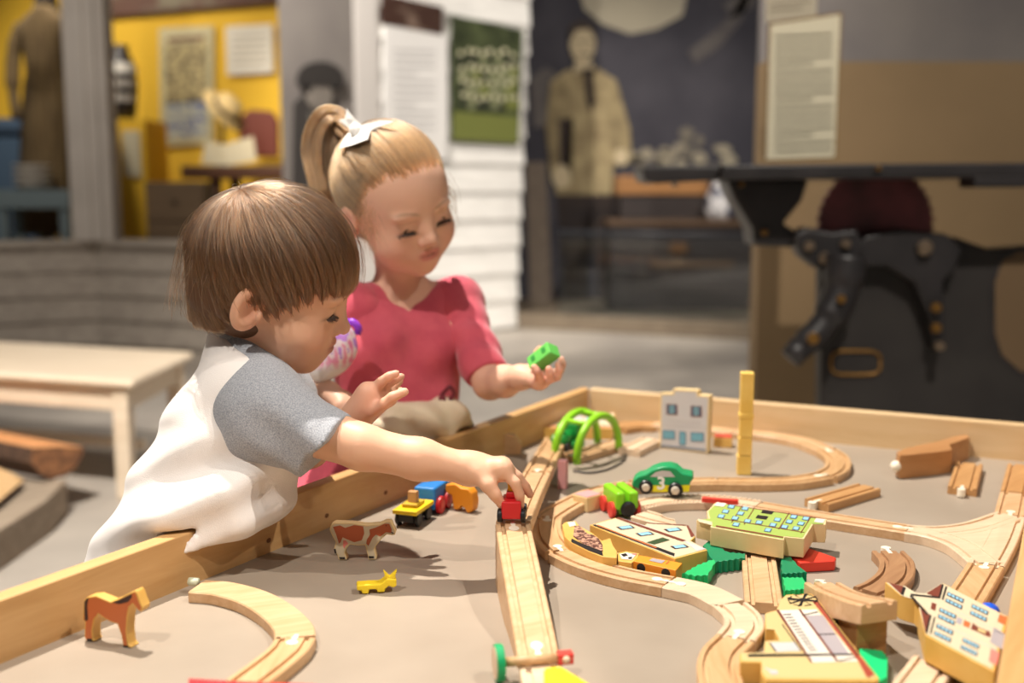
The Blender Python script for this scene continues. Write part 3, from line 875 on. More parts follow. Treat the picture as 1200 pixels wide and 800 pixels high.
def track(label, path, zt=None, zb=None, m=0, w=TW, grooves=True, peg=(False, False), ends_dark=None, n=7, ribs=False, group='wooden train tracks', name='train_track', peg_out=(False, False), world=None):
    """path: pixels on the top face of the piece; zt / zb: heights of top and underside above the table"""
    kx = len(path)
    zt = [TH] * kx if zt is None else zt
    zb = [0.0004] * kx if zb is None else zb
    pts = [np.append(keep_in(on_z(px, py, TZ + z), w / 2 + .0035)[:2], [z, b]) for (px, py), z, b in zip(path, zt, zb)] if world is None else [np.append(p[:2], [z, b]) for p, z, b in zip(world, zt, zb)]
    S = [np.append(q[:2], [q[2], max(q[3], .0004)]) for q in spline(pts, n)]
    g = 0.003 if grooves else 0.0
    hw = w / 2; c = 0.0012; gi, go = 0.0085 * w / TW, 0.0135 * w / TW
    mb = MB(); rows = []
    for i, p in enumerate(S):
        t = S[min(i + 1, len(S) - 1)][:2] - S[max(i - 1, 0)][:2]
        t /= np.linalg.norm(t) + 1e-9
        s = np.array([t[1], -t[0]])
        zt_, zb_ = TZ + p[2], TZ + p[3]
        pr = [(-hw, zb_), (-hw, zt_ - c), (-hw + c, zt_), (-go, zt_), (-go + .0004, zt_ - g), (-gi - .0004, zt_ - g), (-gi, zt_), (gi, zt_), (gi + .0004, zt_ - g), (go - .0004, zt_ - g), (go, zt_), (hw - c, zt_), (hw, zt_ - c), (hw, zb_)]
        rows.append([(p[0] + s[0] * a, p[1] + s[1] * a, z) for a, z in pr])
    k2 = len(rows[0]); vv = [q for r in rows for q in r]; ff = []
    for i in range(len(rows) - 1):
        for j in range(k2):
            l = (j + 1) % k2
            ff.append((i * k2 + j, i * k2 + l, (i + 1) * k2 + l, (i + 1) * k2 + j))
    ff.append(tuple(range(k2 - 1, -1, -1))); ff.append(tuple((len(rows) - 1) * k2 + j for j in range(k2)))
    mb.add(vv, ff)
    mid = S[len(S) // 2]
    T = thing(name, label, 'toy track', (mid[0], mid[1], TZ), group)
    mb.build('track_body', beech[m], T)
    for e, want, out in ((0, peg[0], peg_out[0]), (-1, peg[1], peg_out[1])):
        if not (want or out): continue
        p = S[e]; q = S[1 if e == 0 else -2]
        t = (q[:2] - p[:2]); t /= np.linalg.norm(t)
        s = np.array([t[1], -t[0]])
        pm = MB()
        base = np.array([p[0], p[1], TZ + p[2]])
        sl = (q[2] - p[2]) / (np.linalg.norm(q[:2] - p[:2]) + 1e-9)
        t3 = np.array([t[0], t[1], sl]); s3 = np.array([s[0], s[1], 0])
        if want:
            lo, hi = 0.0, 0.0007
            ctr = [(0.002, 0.0030), (0.0125, 0.0056)]
        if out:
            lo, hi = -p[2] * 0.85, 0.0007
            ctr = [(-0.010, 0.0055)]
        for cx, r in ctr:
            o_ = [base + t3 * (cx + r * math.cos(a)) + s3 * r * math.sin(a) + [0, 0, lo] for a in np.linspace(0, 2 * math.pi, 14, endpoint=False)]
            pm.prism(o_, (0, 0, hi - lo))
        b0, b1 = (-0.006, 0.009) if want else (-0.009, 0.010)
        pm.prism([base + t3 * b0 + s3 * .0021 + [0, 0, lo if out else 0], base + t3 * b1 + s3 * .0021 + [0, 0, lo if out else 0], base + t3 * b1 - s3 * .0021 + [0, 0, lo if out else 0], base + t3 * b0 - s3 * .0021 + [0, 0, lo if out else 0]], (0, 0, hi - lo - 0.0001))
        pm.build('connector', peg_white, T)
    if ribs:
        rb = MB()
        d = 0
        for i in range(len(S) - 1):
            p, q = S[i], S[i + 1]
            L = np.linalg.norm(q[:2] - p[:2]); t = (q[:2] - p[:2]) / L; s = np.array([t[1], -t[0]])
            k_ = max(1, int(L / 0.0035))
            for j in range(k_):
                c_ = p[:2] + t * (j + .5) * L / k_
                for sg in (-1, 1):
                    cc = c_ + s * sg * hw * 0.84
                    rb.ball((cc[0], cc[1], TZ + p[2]), (.0022, .0022, .0016), n=6, m=4)
        rb.build('beading', beech[2], T, smooth=True)['kind'] = 'stuff'
    return T


def Zm(pts, ox, oy, s):
    return [(ox + x / s, oy + y / s) for x, y in pts]


# -- near left: two curved pieces
track('curved track right of the toy horse with a pale green peg at its end', [(231, 686), (262, 689), (297, 699), (325, 715), (343, 733), (346, 746)], m=0, grooves=False)
pgp = thing('loose_connector', 'pale green plastic connector in the left end of the near curved track', 'connector', on_z(224, 686, TZ))
MB().tube([on_z(222, 681, TZ + .012), on_z(232, 682, TZ + .012)], .0045, n=10).build('peg', paint(206, 214, 190, 0.35), pgp, smooth=True)
track('curved track with a white dog-bone joint left of the ramp, cut by the bottom edge', [(346.2, 746.5), (338, 759), (318, 776), (290, 797), (262, 818)], m=4, peg=(True, False))

# -- the hump: ramp towards the camera and ramp away from it
track('long sloping ramp track running down from the red engine to the near edge', [(601, 613), (611, 665), (621, 716), (631, 768)], zt=[.066, .050, .029, .0115], m=0, peg=(True, True), group='ramp tracks')
track('short ramp track sloping away behind the red engine', [(601.5, 610), (616, 578), (629, 553)], zt=[.066, .055, .040], zb=[.050, .040, .026], m=0, group='ramp tracks')
track('ramp track bottom piece beside the green arches', [(629.6, 552), (640, 533), (652, 512)], zt=[.040, .026, .0115], zb=[.026, .012, .0004], m=4, peg=(True, False), group='ramp tracks')
track('pale straight track under the fallen crossing gate, cut by the bottom edge', [(633, 778), (641, 812)], m=2, group='wooden train tracks')
track('track piece lying under the lime arches', [(669, 533), (697, 525), (725, 517)], m=0, peg=(True, False))
track('short notched track piece to the right of the lime arches', [(737, 526), (751, 519), (764, 513)], m=2)

# -- the loop
track('curved track at the far left of the loop, next to the ramp', [(641.5, 606), (640, 617), (644, 630), (657, 644)], m=4, peg=(True, True))
track('curved track of the loop between the pink block and the green car', [(740, 566), (702, 574), (671, 587), (650, 599), (641.8, 605)], m=0)
track('curved track of the loop in front of the log wagon', [(658, 645), (688, 658.5), (731, 671), (783, 681)], m=0, peg=(False, True))
track('pale flat-topped curve continuing the loop beside the light green tree', [(785, 681.5), (822, 690), (855, 706)], m=2, grooves=False, peg=(True, False))
track('short pale curve with deep grooves left of the mill', [(856, 707), (869, 719), (872, 732), (862, 746)], m=2, peg=(False, True))
track('curved track leaving the picture at the bottom, left of the mill', [(861.5, 747), (847, 762), (842, 780), (847, 806)], m=4)
# -- the oval
track('curved track on the near side of the oval behind the green car', [(741, 565.5), (775, 564), (812, 563), (841, 562.5)], m=1)
track('curved track on the near side of the oval under the yellow block tower', [(842, 562.5), (885, 563), (930, 561.5), (966, 556)], m=1, peg=(False, True))
track('tight curved track at the right end of the oval', [(967, 555.5), (981, 547), (981, 535), (969, 526)], m=1, peg=(False, True))
track('curved track on the far side of the oval right of the toy shop front', [(968, 525.5), (940, 515), (905, 506.5), (866, 500)], m=0)
track('far track of the oval passing behind the toy shop front', [(865, 499.8), (835, 496.5), (800, 494.5), (768, 494)], m=0)
track('wide track piece leaning out left of the toy shop front', [(766, 496), (745, 496), (724, 499)], m=3, w=0.045)
# -- the middle line
track('pale beaded track curving behind the cream house', [(746, 591), (775, 585.5), (812, 583.5), (850, 585), (888, 590.5)], m=2, ribs=True)
track('long straight track from the green house to the pale switch', [(889, 591), (960, 603), (1012, 611), (1064, 619)], m=0, peg=(False, True))
track('small straight track with a white peg lying loose inside the far right area', [(957, 587), (1018, 569)], m=3, peg_out=(True, False))
track('small pale track with a white peg beside the wooden bridge on its side', [(1127.5, 571), (1136, 542)], m=3, peg_out=(True, False))
track('pale flat ramp piece with a scalloped end behind the cream house', [(750, 601), (771, 607), (792, 613)], zt=[.013, .012, .006], m=2)

# three-way switch
sw = []
def sweep_part(mb, path, z, cutw=TW):
    pass
swT = None
for i, (lab, pth, dz) in enumerate((('main', [(1188, 604), (1172, 632), (1156, 660)], .0115), ('up', [(1065, 619.4), (1103, 621), (1143, 616), (1186, 603)], .0117), ('down', [(1065.3, 619.4), (1095, 625), (1127, 637), (1156, 659)], .0119))):
    T = track('pale three-way switch track beside the right rail', pth, zt=[dz] * len(pth), m=2, group=None, name='switch_track')
    sw.append(T)
# the three arms are one wooden piece: parent them under the first
for T in sw[1:]:
    for chd in list(T.children):
        chd.name = 'branch'
        chd.parent = sw[0]
        chd.location = Vector(WORLD_LOC[T.name]) - Vector(WORLD_LOC[sw[0].name])
    bpy.data.objects.remove(T)
fillm = MB().prism([keep_in(on_z(a, b, TZ + .0112), .004) for a, b in ((1072, 620), (1110, 620.5), (1150, 615), (1178, 609), (1172, 625), (1158, 650), (1146, 650), (1125, 636), (1098, 626))], (0, 0, -.0105))
fillm.build('infill', beech[2], sw[0])
track('straight track with a white joint running from the switch under the manor', [(1155.5, 661), (1143, 681), (1128, 705), (1118, 722)], m=4, peg=(True, False))
track('straight track joining the switch from behind at the right edge', [(1188.5, 603), (1193, 590), (1197, 578)], m=0, peg=(True, False))
track('brown track at the far right edge beside the right rail', [(1197.5, 577), (1202, 562), (1207, 545)], m=3)
track('short straight track with a dark end socket between the light curve and the mill', [(889, 650), (892, 676), (895.5, 706)], m=0)
track('weathered dark curved track with a white peg, left of the manor', [(1041, 645), (1051, 657), (1049, 672), (1034, 685), (1019, 692)], m=5, peg_out=(True, False))
track('track piece coming out from under the manor at the bottom edge', [(1096, 772), (1086, 786), (1070, 808)], m=2)
# big arched bridge
bp0, bp1 = on_z(964, 682, TZ + .034), on_z(1031, 704, TZ + .066)
BT = track('high wooden arch bridge piece with a white peg, between mill and manor', None or [(964, 682), (980, 691), (1003, 699), (1031, 706)], zt=[.022, .032, .048, .056], zb=[.0004, .0004, .028, .038], m=0, peg_out=(True, False), n=6, name='bridge_track', group='bridge tracks')
bq0, bq1 = on_z(1000, 698, TZ + .046)[:2], on_z(1024, 703, TZ + .055)[:2]
bt_ = (bq1 - bq0) / np.linalg.norm(bq1 - bq0); bs_ = np.array([bt_[1], -bt_[0]])
MB().prism([np.append(bq0 + bs_ * .015, TZ + .0006), np.append(bq1 + bs_ * .015, TZ + .0006), np.append(bq1 - bs_ * .015, TZ + .0006), np.append(bq0 - bs_ * .015, TZ + .0006)], (0, 0, .034)).build('pier', wood('bridge_brown', srgb(162, 114, 70), srgb(186, 138, 92), 0.4, 9, 0.45), BT, bevel=.001)
body_o = [c_ for c_ in BT.children if c_.name.startswith('track_body')][0]


def plan(pxs, z):
    return [keep_in(on_z(a, b, z)) for a, b in pxs]


# wooden bridge lying on its side at the far right
sb = thing('bridge_track', 'brown ascending bridge track lying on its side near the far rail', 'toy track', on_z(1090, 550, TZ), 'bridge tracks')
MB().prism(plan(Zm([(602, 358), (650, 338), (720, 322), (800, 306), (880, 282), (934, 272), (946, 288), (900, 305), (850, 322), (864, 346), (800, 356), (720, 364), (650, 372), (618, 372)], 900, 440, 4), TZ + .036), (0, 0, -.0355)).build('wooden_body', wood('bridge_brown', srgb(162, 114, 70), srgb(186, 138, 92), 0.4, 9, 0.45), sb, bevel=0.001)
MB().ball(on_z(1050, 546, TZ + .018), (.008, .008, .008)).build('connector', peg_white, sb, smooth=True)

# ================================================================== SLAB TOYS
edge_y = mat('slab_yellow', srgb(212, 164, 82), 0.45, srgb(222, 178, 98), 30)
edge_c = mat('slab_cream', srgb(222, 194, 142), 0.45, srgb(230, 206, 156), 30)
INK = dict(w=paint(222, 214, 200, .4), k=paint(40, 34, 34, .4), br=paint(120, 62, 48, .4), bl=paint(140, 190, 214, .4), gr=paint(160, 182, 92, .4), lg=paint(196, 192, 192, .4),
           gy=paint(168, 160, 164, .4), cr=paint(210, 195, 166, .4), ds=paint(104, 96, 98, .4), rd=paint(160, 70, 54, .4), wb=paint(196, 108, 62, .4), dg=paint(60, 78, 48, .4), bw=paint(178, 88, 50, .4), pk=paint(226, 130, 120, .4),
           dk=paint(64, 46, 44, .4), ye=paint(208, 184, 130, .4), te=paint(112, 164, 180, .4), sl=paint(92, 108, 128, .4))


def polys_on(mb, keys, ink, fn, off):
    """ink: list of (key, px polygon[, layer]); fn maps pixels to points on the face; off(layer): offset vector"""
    for it in ink:
        kk, pts = it[0], it[1]; ly = it[2] if len(it) > 2 else 1
        if kk not in keys: keys.append(kk)
        mb.poly([p + off(ly) for p in fn(pts)], keys.index(kk))


def lying(name, label, cat, outline, th, z0, side, ink=(), face=None, group=None, bevel=0.0008):
    """slab lying flat: outline in pixels of its top face at z0 + th above the table"""
    zt = TZ + z0 + th
    top = plan(outline, zt)
    c = np.mean(top, 0)
    T = thing(name, label, cat, (c[0], c[1], TZ + z0), group)
    MB().prism(top, (0, 0, -(th - 0.0004))).build('block', side, T, bevel=bevel)
    if face or ink:
        mb = MB(); keys = []
        allink = ([(face, outline, 0)] if face else []) + list(ink)
        def fn(pts): return plan(pts, zt)
        def off(l): return np.array([0, 0, 0.00025 + 0.00022 * l])
        for it in allink:
            kk, pts = it[0], it[1]; ly = it[2] if len(it) > 2 else 1
            if kk not in keys: keys.append(kk)
            q = [p + off(ly) for p in fn(pts)]
            if ly == 0: q = [c * [1, 1, 0] + [0, 0, q[0][2]] + (p - c * [1, 1, 0] - [0, 0, p[2]]) * 0.965 for p in q]
            n_ = sum((np.cross(q[i], q[(i + 1) % len(q)]) for i in range(len(q))), np.zeros(3))
            if n_[2] < 0: q = q[::-1]
            mb.poly(q, keys.index(kk))
        mb.build('printed_face', [INK[x] for x in keys], T)['kind'] = 'stuff'
    return T


def standing(name, label, cat, base, outline, th, side, ink=(), face=None, group=None, z0=0.0, bevel=0.0008, shrink=0.93):
    """slab standing up on the table; base: two pixels of the front foot line"""
    p, q = on_z(*base[0], TZ + z0), on_z(*base[1], TZ + z0)
    d = (q - p) / np.linalg.norm(q - p)
    n = np.array([d[1], -d[0], 0.0])
    if n[1] > 0: n = -n
    fr = [on_plane(a, b, p, n) for a, b in outline]
    zmin = min(v[2] for v in fr)
    fr = [v - [0, 0, zmin - (TZ + z0 + .0003)] if v[2] < TZ + z0 + .004 else v for v in fr]
    c = np.mean(fr, 0)
    T = thing(name, label, cat, (c[0], c[1], TZ + z0), group)
    MB().prism(fr, -n * th).build('block', side, T, bevel=bevel)
    if face or ink:
        mb = MB(); keys = []
        for it in ([(face, outline, 0)] if face else []) + list(ink):
            kk, pts = it[0], it[1]; ly = it[2] if len(it) > 2 else 1
            if kk not in keys: keys.append(kk)
            qq = [on_plane(a, b, p, n) + n * (0.00025 + 0.00022 * ly) for a, b in pts]
            if ly == 0: qq = inset(qq, c, shrink)
            nn = sum((np.cross(qq[i], qq[(i + 1) % len(qq)]) for i in range(len(qq))), np.zeros(3))
            if np.dot(nn, n) < 0: qq = qq[::-1]
            mb.poly(qq, keys.index(kk))
        mb.build('printed_face', [INK[x] for x in keys], T)['kind'] = 'stuff'
    T['n'] = tuple(n)
    return T


def inset(q, c, s):
    """pull an outline inwards by a small constant distance"""
    k_ = len(q); nrm = sum((np.cross(q[i] - c, q[(i + 1) % k_] - c) for i in range(k_)), np.zeros(3)); nrm /= np.linalg.norm(nrm)
    dd = (1 - s) * 0.02
    out = []
    for i in range(k_):
        e1 = q[i] - q[i - 1]; e2 = q[(i + 1) % k_] - q[i]
        e1 /= np.linalg.norm(e1) + 1e-9; e2 /= np.linalg.norm(e2) + 1e-9
        a, b = np.cross(nrm, e1), np.cross(nrm, e2)
        m = a + b; m /= np.linalg.norm(m) + 1e-9
        out.append(q[i] + m * dd / max(0.5, np.dot(m, a)))
    return out


def rot_rect(cx, cy, ax, ay, bx, by):
    return [(cx - ax - bx, cy - ay - by), (cx + ax - bx, cy + ay - by), (cx + ax + bx, cy + ay + by), (cx - ax + bx, cy - ay + by)]


# ---- toy horse
hz = lambda p: Zm(p, 80, 660, 6.667)
standing('toy_horse', 'brown painted wooden toy horse at the left rail', 'toy animal', ((101, 751), (150, 759)), hz(
    [(118, 330), (124, 285), (150, 262), (215, 253), (270, 275), (330, 300), (380, 282), (440, 250), (520, 212), (538, 235), (560, 300), (582, 345), (568, 380), (545, 368), (505, 320), (478, 345), (465, 420), (458, 540), (470, 640), (495, 668), (430, 660), (412, 560), (382, 475), (330, 458), (285, 432), (238, 398), (205, 440), (190, 520), (195, 600), (208, 616), (140, 612), (124, 570), (130, 455), (114, 440)]),
    .0115, edge_y, [
    ('dk', hz([(128, 300), (150, 268), (160, 275), (150, 330), (158, 440), (132, 446), (128, 380)]), 1),
    ('dk', hz([(345, 304), (400, 285), (495, 238), (500, 262), (470, 300), (400, 316)]), 1),
    ('k', hz([(146, 586), (186, 586), (188, 604), (148, 602)]), 1), ('k', hz([(430, 638), (468, 640), (470, 655), (432, 652)]), 1)], face='wb', group='painted farm animals')
# ---- toy cow
cz_ = lambda p: Zm(p, 370, 590, 6.667)
standing('toy_cow', 'brown and cream patched wooden toy cow beside the yellow cow', 'toy animal', ((397, 656.5), (441, 656.5)), cz_(
    [(108, 205), (118, 165), (150, 148), (280, 152), (400, 168), (500, 160), (550, 138), (585, 138), (603, 175), (626, 220), (618, 246), (585, 246), (555, 240), (515, 275), (480, 320), (460, 350), (476, 425), (470, 442), (412, 442), (405, 400), (385, 325), (330, 328), (265, 320), (240, 350), (228, 385), (247, 430), (242, 444), (180, 442), (168, 400), (150, 388), (143, 350), (156, 300), (132, 260)]),
    .0115, edge_c, [
    ('bw', cz_([(135, 180), (190, 168), (230, 188), (300, 166), (372, 176), (380, 230), (360, 285), (300, 300), (210, 262), (195, 300), (182, 312), (160, 240)]), 1),
    ('bw', cz_([(420, 200), (470, 185), (540, 155), (575, 155), (595, 200), (590, 228), (550, 222), (505, 255), (470, 240), (445, 265), (412, 330), (395, 310), (400, 280), (425, 240)]), 1),
    ('pk', cz_([(215, 285), (235, 285), (255, 310), (232, 330), (222, 352), (214, 325)]), 2),
    ('k', cz_([(182, 416), (226, 416), (230, 430), (190, 432)]), 2), ('k', cz_([(412, 408), (454, 408), (455, 424), (415, 424)]), 2), ('k', cz_([(142, 352), (156, 350), (162, 384), (150, 388)]), 2),
    ('k', cz_([(592, 216), (612, 228), (606, 234), (590, 226)]), 2), ('k', cz_([(545, 168), (556, 166), (556, 172), (546, 174)]), 2)], face='cr', group='painted farm animals')
# ---- small yellow cow
yel = paint(240, 208, 40, .45)
yc = standing('toy_calf', 'chunky plain yellow wooden animal in front of the painted cow', 'toy animal', ((421, 697), (454, 695)), cz_(
    [(322, 640), (420, 632), (505, 630), (545, 598), (560, 585), (632, 592), (632, 648), (605, 660), (572, 645), (545, 668), (540, 712), (482, 715), (476, 690), (416, 694), (414, 726), (362, 726), (358, 702), (322, 702)]), .015, yel, bevel=.0015)
p_ = on_plane(*cz_([(545, 590)])[0], on_z(421, 697, TZ), yc['n'])
q_ = on_plane(*cz_([(615, 585)])[0], on_z(421, 697, TZ), yc['n'])
n_ = np.array(yc['n'])
MB().prism([p_ + n_ * -.001, p_ + n_ * -.001 + [-.002, 0, .009], (p_ + q_) / 2 - n_ * .001 + [0, 0, .002], q_ - n_ * .001 + [.003, 0, .009], q_ - n_ * .001 + [0, 0, -.002]], -n_ * .006).build('horns', yel, yc, bevel=.0008)

# ---- toy shop front
sz = lambda p: Zm(p, 600, 440, 4)
hs = []
for x0, y0, x1, y1 in ((724, 132, 776, 182), (838, 140, 891, 192)):
    hs.append(('br', sz([(x0, y0), (x1, y0 + 3), (x1, y1 + 2), (x0, y1)]), 1))
    for i in range(4):
        a = x0 + 4 + i * (x1 - x0 - 6) / 4
        hs.append(('te' if i % 3 else 'sl', sz([(a, y0 + 4), (a + 9, y0 + 5), (a + 9, y1 - 4), (a, y1 - 4)]), 2))
for x0, y0, x1, y1 in ((706, 254, 765, 297), (838, 264, 900, 308), (784, 260, 816, 325)):
    hs.append(('sl', sz([(x0, y0), (x1, y0 + 3), (x1, y1 + 2), (x0, y1)]), 1))
    hs.append(('te', sz([(x0 + 4, y0 + 4), (x1 - 4, y0 + 7), (x1 - 4, y1 - 2), (x0 + 4, y1 - 4)]), 2))
hs += [('sl', sz([(696, 325), (912, 345), (912, 352), (696, 333)]), 1), ('lg', sz([(704, 226), (912, 238), (912, 243), (704, 231)]), 1), ('lg', sz([(735, 205), (880, 212), (880, 218), (735, 210)]), 1)]
standing('toy_shop_front', 'grey printed wooden toy building front with a stepped gable, standing upright', 'toy building', ((773, 525), (829, 532)), sz(
    [(690, 342), (694, 82), (752, 82), (756, 62), (872, 68), (874, 90), (928, 94), (918, 368)]), .014, edge_c, hs, face='lg', group='wooden toy buildings', shrink=.84)
# ---- yellow block tower
b0 = on_z(873, 557, TZ)
sy = paint(232, 190, 92, .5, col2=srgb(240, 204, 112), scale=30)
hh = lambda y: on_y(873, y, b0[1])[2]
for i, (ya, yb, wd, lab) in enumerate(((557, 534, .0205, 'bottom yellow block of the tall tower on the oval'), (534, 513, .0195, 'middle yellow block of the tall tower on the oval'), (513, 437, .019, 'tall top block of the yellow tower on the oval'))):
    z0, z1 = (TZ if i == 0 else hh(ya)), hh(yb)
    cx = b0[0] + i * .0006
    M_ = Matrix.Translation((cx, b0[1] + .01, 0)) @ Matrix.Rotation(-0.12, 4, 'Z')
    mb = MB().box((-wd / 2, -wd / 2, z0 + .0003), (wd / 2, wd / 2, z1 - .0003), M=M_)
    if i == 2:
        zc = hh(488)
        mb.box((-wd / 2 - .0012, -wd / 2 - .0012, zc - .004), (wd / 2 + .0012, wd / 2 + .0012, zc + .004), M=M_)
    tag(mb.build('building_block', sy, loc=(cx, b0[1] + .01, z0), bevel=.0012), lab, 'toy block', 'yellow tower blocks')


def frame(p0, p1, z=0.0):
    a, b = on_z(*p0, TZ + z), on_z(*p1, TZ + z)
    d = (b - a); L = np.linalg.norm(d); d /= L
    s = np.array([-d[1], d[0], 0])
    M_ = Matrix(((d[0], s[0], 0, a[0]), (d[1], s[1], 0, a[1]), (0, 0, 1, a[2]), (0, 0, 0, 1)))
    return M_, L


def wheel(T, M_, x, y, z, r, th, m, hub=None, name='wheel'):
    c = np.array(M_ @ Vector((x, y, z))); ax = np.array(M_.to_3x3() @ Vector((0, 1 if y > 0 else -1, 0)))
    wb_ = MB().lathe(c, ax, [(-th / 2, r * .9), (-th / 2 + .0008, r), (th / 2 - .0008, r), (th / 2, r * .9)], n=22).build(name, m, T, smooth=False)
    if hub: MB().lathe(c, ax, [(th / 2 - .0005, r * .52), (th / 2 + .0006, r * .5), (th / 2 + .0012, r * .25)], n=16).build('hub', hub, wb_, smooth=True)
    return wb_


blk = paint(30, 30, 32, .4)
red = paint(200, 34, 40, .38)
# ---- green car with the number three
cars = standing('toy_car', 'green and yellow wooden toy car with a white number three', 'toy car', ((750, 580.5), (803, 583)), sz(
    [(560, 520), (566, 492), (590, 472), (625, 462), (660, 440), (700, 427), (740, 425), (772, 434), (800, 458), (850, 468), (850, 488), (836, 500), (830, 545), (800, 548), (590, 532)]), .03, paint(30, 150, 92, .35), [
    ('ye', sz([(650, 514), (835, 512), (829, 544), (655, 544)]), 1), ('lg', sz([(648, 474), (672, 452), (705, 444), (742, 448), (764, 474)]), 1)], z0=.0125, bevel=.003)
for o in cars.children:
    if o.name.startswith('printed_face'): o.data.materials[0] = paint(226, 216, 30, .4)
nC = np.array(cars['n']); pC = on_z(750, 580.5, TZ + .0125)
for i, (x, y, r) in enumerate(((628, 520, 31), (766, 534, 33))):
    for back in (0, 1):
        c = on_plane(*sz([(x, y)])[0], pC, nC) - nC * (.031 if back else -.001)
        rr_ = r / 4 * 1.55 / FPX * 1.02
        ww = MB().lathe(c, nC if not back else -nC, [(-.006, rr_), (.002, rr_), (.004, rr_ * .85)], n=26).build('wheel', blk, cars)
        if not back: MB().lathe(c, nC, [(.003, rr_ * .58), (.0052, rr_ * .55), (.006, rr_ * .4)], n=18).build('hub', paint(206, 196, 180, .3), ww, smooth=True)
fc = bpy.data.curves.new('number', 'FONT'); fc.body = '3'; fc.size = .024; fc.extrude = .0003; fc.align_x = 'CENTER'; fc.align_y = 'CENTER'; fc.offset = .0006
fc.materials.append(paint(236, 236, 232, .4))
no_ = bpy.data.objects.new('number', fc); COL.objects.link(no_); no_.parent = cars
cN = on_plane(*sz([(699, 506)])[0], pC, nC) + nC * .0012
no_.location = Vector(cN) - Vector(WORLD_LOC[cars.name])
xa = np.array([-nC[1], nC[0], 0]); xa = xa if xa[0] > 0 else -xa
no_.rotation_euler = Matrix((xa, (0, 0, 1), nC)).transposed().to_euler()
bpy.context.view_layer.update()
nm_ = bpy.data.objects.new('number_mark', bpy.data.meshes.new_from_object(no_.evaluated_get(bpy.context.evaluated_depsgraph_get())))
COL.objects.link(nm_); nm_.parent = cars; nm_.location = no_.location; nm_.rotation_euler = no_.rotation_euler
bpy.data.objects.remove(no_)

# ---- lime arches: one toy of two hoops joined by bars
lime = paint(140, 204, 40, .35)
AT = thing('toy_arch', 'lime green double arch standing over the toy track in the far corner', 'toy arch', on_z(688, 538, TZ))
hoops = []
for (l, r, tpx) in (((676, 549), (725, 531), (707, 486)), ((650, 544), (700, 523), (678, 482))):
    p, q = on_z(*l, TZ) + [0, 0, .0068], on_z(*r, TZ) + [0, 0, .0068]
    d = (q - p); n = np.array([d[1], -d[0], 0]); n /= np.linalg.norm(n)
    tp = on_plane(*tpx, p, n)
    H_a = tp[2] - TZ - .007; mid = (p + q) / 2
    pts = [mid + (p - mid) * math.cos(a) + [0, 0, H_a * math.sin(a) ** .85] for a in np.linspace(0.0, math.pi, 25)]
    hoops.append(pts)
    MB().tube(pts, .0062, n=10).build('arch_band', lime, AT, smooth=True)
for i_ in (8, 14):
    MB().tube([hoops[0][i_], hoops[1][i_]], .004, n=8).build('crossbar', lime, AT, smooth=True)

# ---- train standing along the left rail
M_, _ = frame((474, 619), (549, 566))
def train_thing(name, label, x, L):
    c = M_ @ Vector((x + L / 2, 0, 0))
    return thing(name, label, 'toy train', c, 'toy train by the left rail')
def bx(T, nm, lo, hi, m, bev=.001):
    return MB().box(lo, hi, M=M_).build(nm, m, T, bevel=bev)
t1 = train_thing('toy_wagon', 'black flat wagon with a yellow deck and wooden post', 0, .056)
bx(t1, 'chassis', (.004, -.010, .006), (.054, .010, .017), blk)
bx(t1, 'deck', (0, -.0165, .017), (.058, .0165, .0225), paint(236, 200, 30, .4))
bx(t1, 'post', (.024, -.006, .0225), (.033, .006, .041), beech[3])
bx(t1, 'load', (.015, -.010, .0225), (.043, .010, .027), paint(206, 170, 50, .45))
for x in (.013, .045):
    for y in (-.013, .013): wheel(t1, M_, x, y, .0085, .0085, .005, blk)
t2 = train_thing('toy_wagon', 'bright blue toy wagon with red wheels behind the yellow deck', .064, .05)
bx(t2, 'body', (.064, -.015, .006), (.114, .015, .036), paint(36, 122, 198, .4), .003)
for x in (.076, .102):
    for y in (-.018, .018): wheel(t2, M_, x, y, .0115, .0115, .006, red, paint(210, 90, 80, .4))
t3 = train_thing('toy_wagon', 'dark red toy wagon at the far end of the train', .12, .05)
bx(t3, 'body', (.121, -.015, .006), (.165, .015, .030), paint(60, 40, 60, .4), .003)
for x in (.131, .155):
    for y in (-.018, .018): wheel(t3, M_, x, y, .0115, .0115, .006, red)
oz = lambda p: Zm(p, 440, 540, 6)
standing('toy_lion', 'plain orange wooden animal beside the blue wagon', 'toy animal', ((529, 598), (551, 602)), oz(
    [(488, 205), (490, 165), (560, 160), (600, 190), (650, 196), (676, 230), (684, 300), (676, 350), (660, 372), (640, 370), (622, 330), (600, 318), (588, 345), (548, 350), (532, 240), (505, 235)]), .016, paint(222, 140, 36, .45), bevel=.003)

# ---- red engine on the hump
M_, _ = frame((599, 614), (603, 596), .0665)
te = thing('toy_engine', 'small red toy engine held by the boy on top of the ramp', 'toy train', M_ @ Vector((.02, 0, 0)))
bx(te, 'body', (0, -.0105, .005), (.034, .0105, .024), red, .0015)
bx(te, 'cab', (.014, -.0065, .024), (.03, .0065, .031), red, .0015)
bx(te, 'roof_block', (.017, -.005, .031), (.028, .005, .040), paint(236, 190, 30, .4), .0015)
for x in (.006, .028):
    for y in (-.0125, .0125): wheel(te, M_, x, y, .0078, .0075, .005, blk)
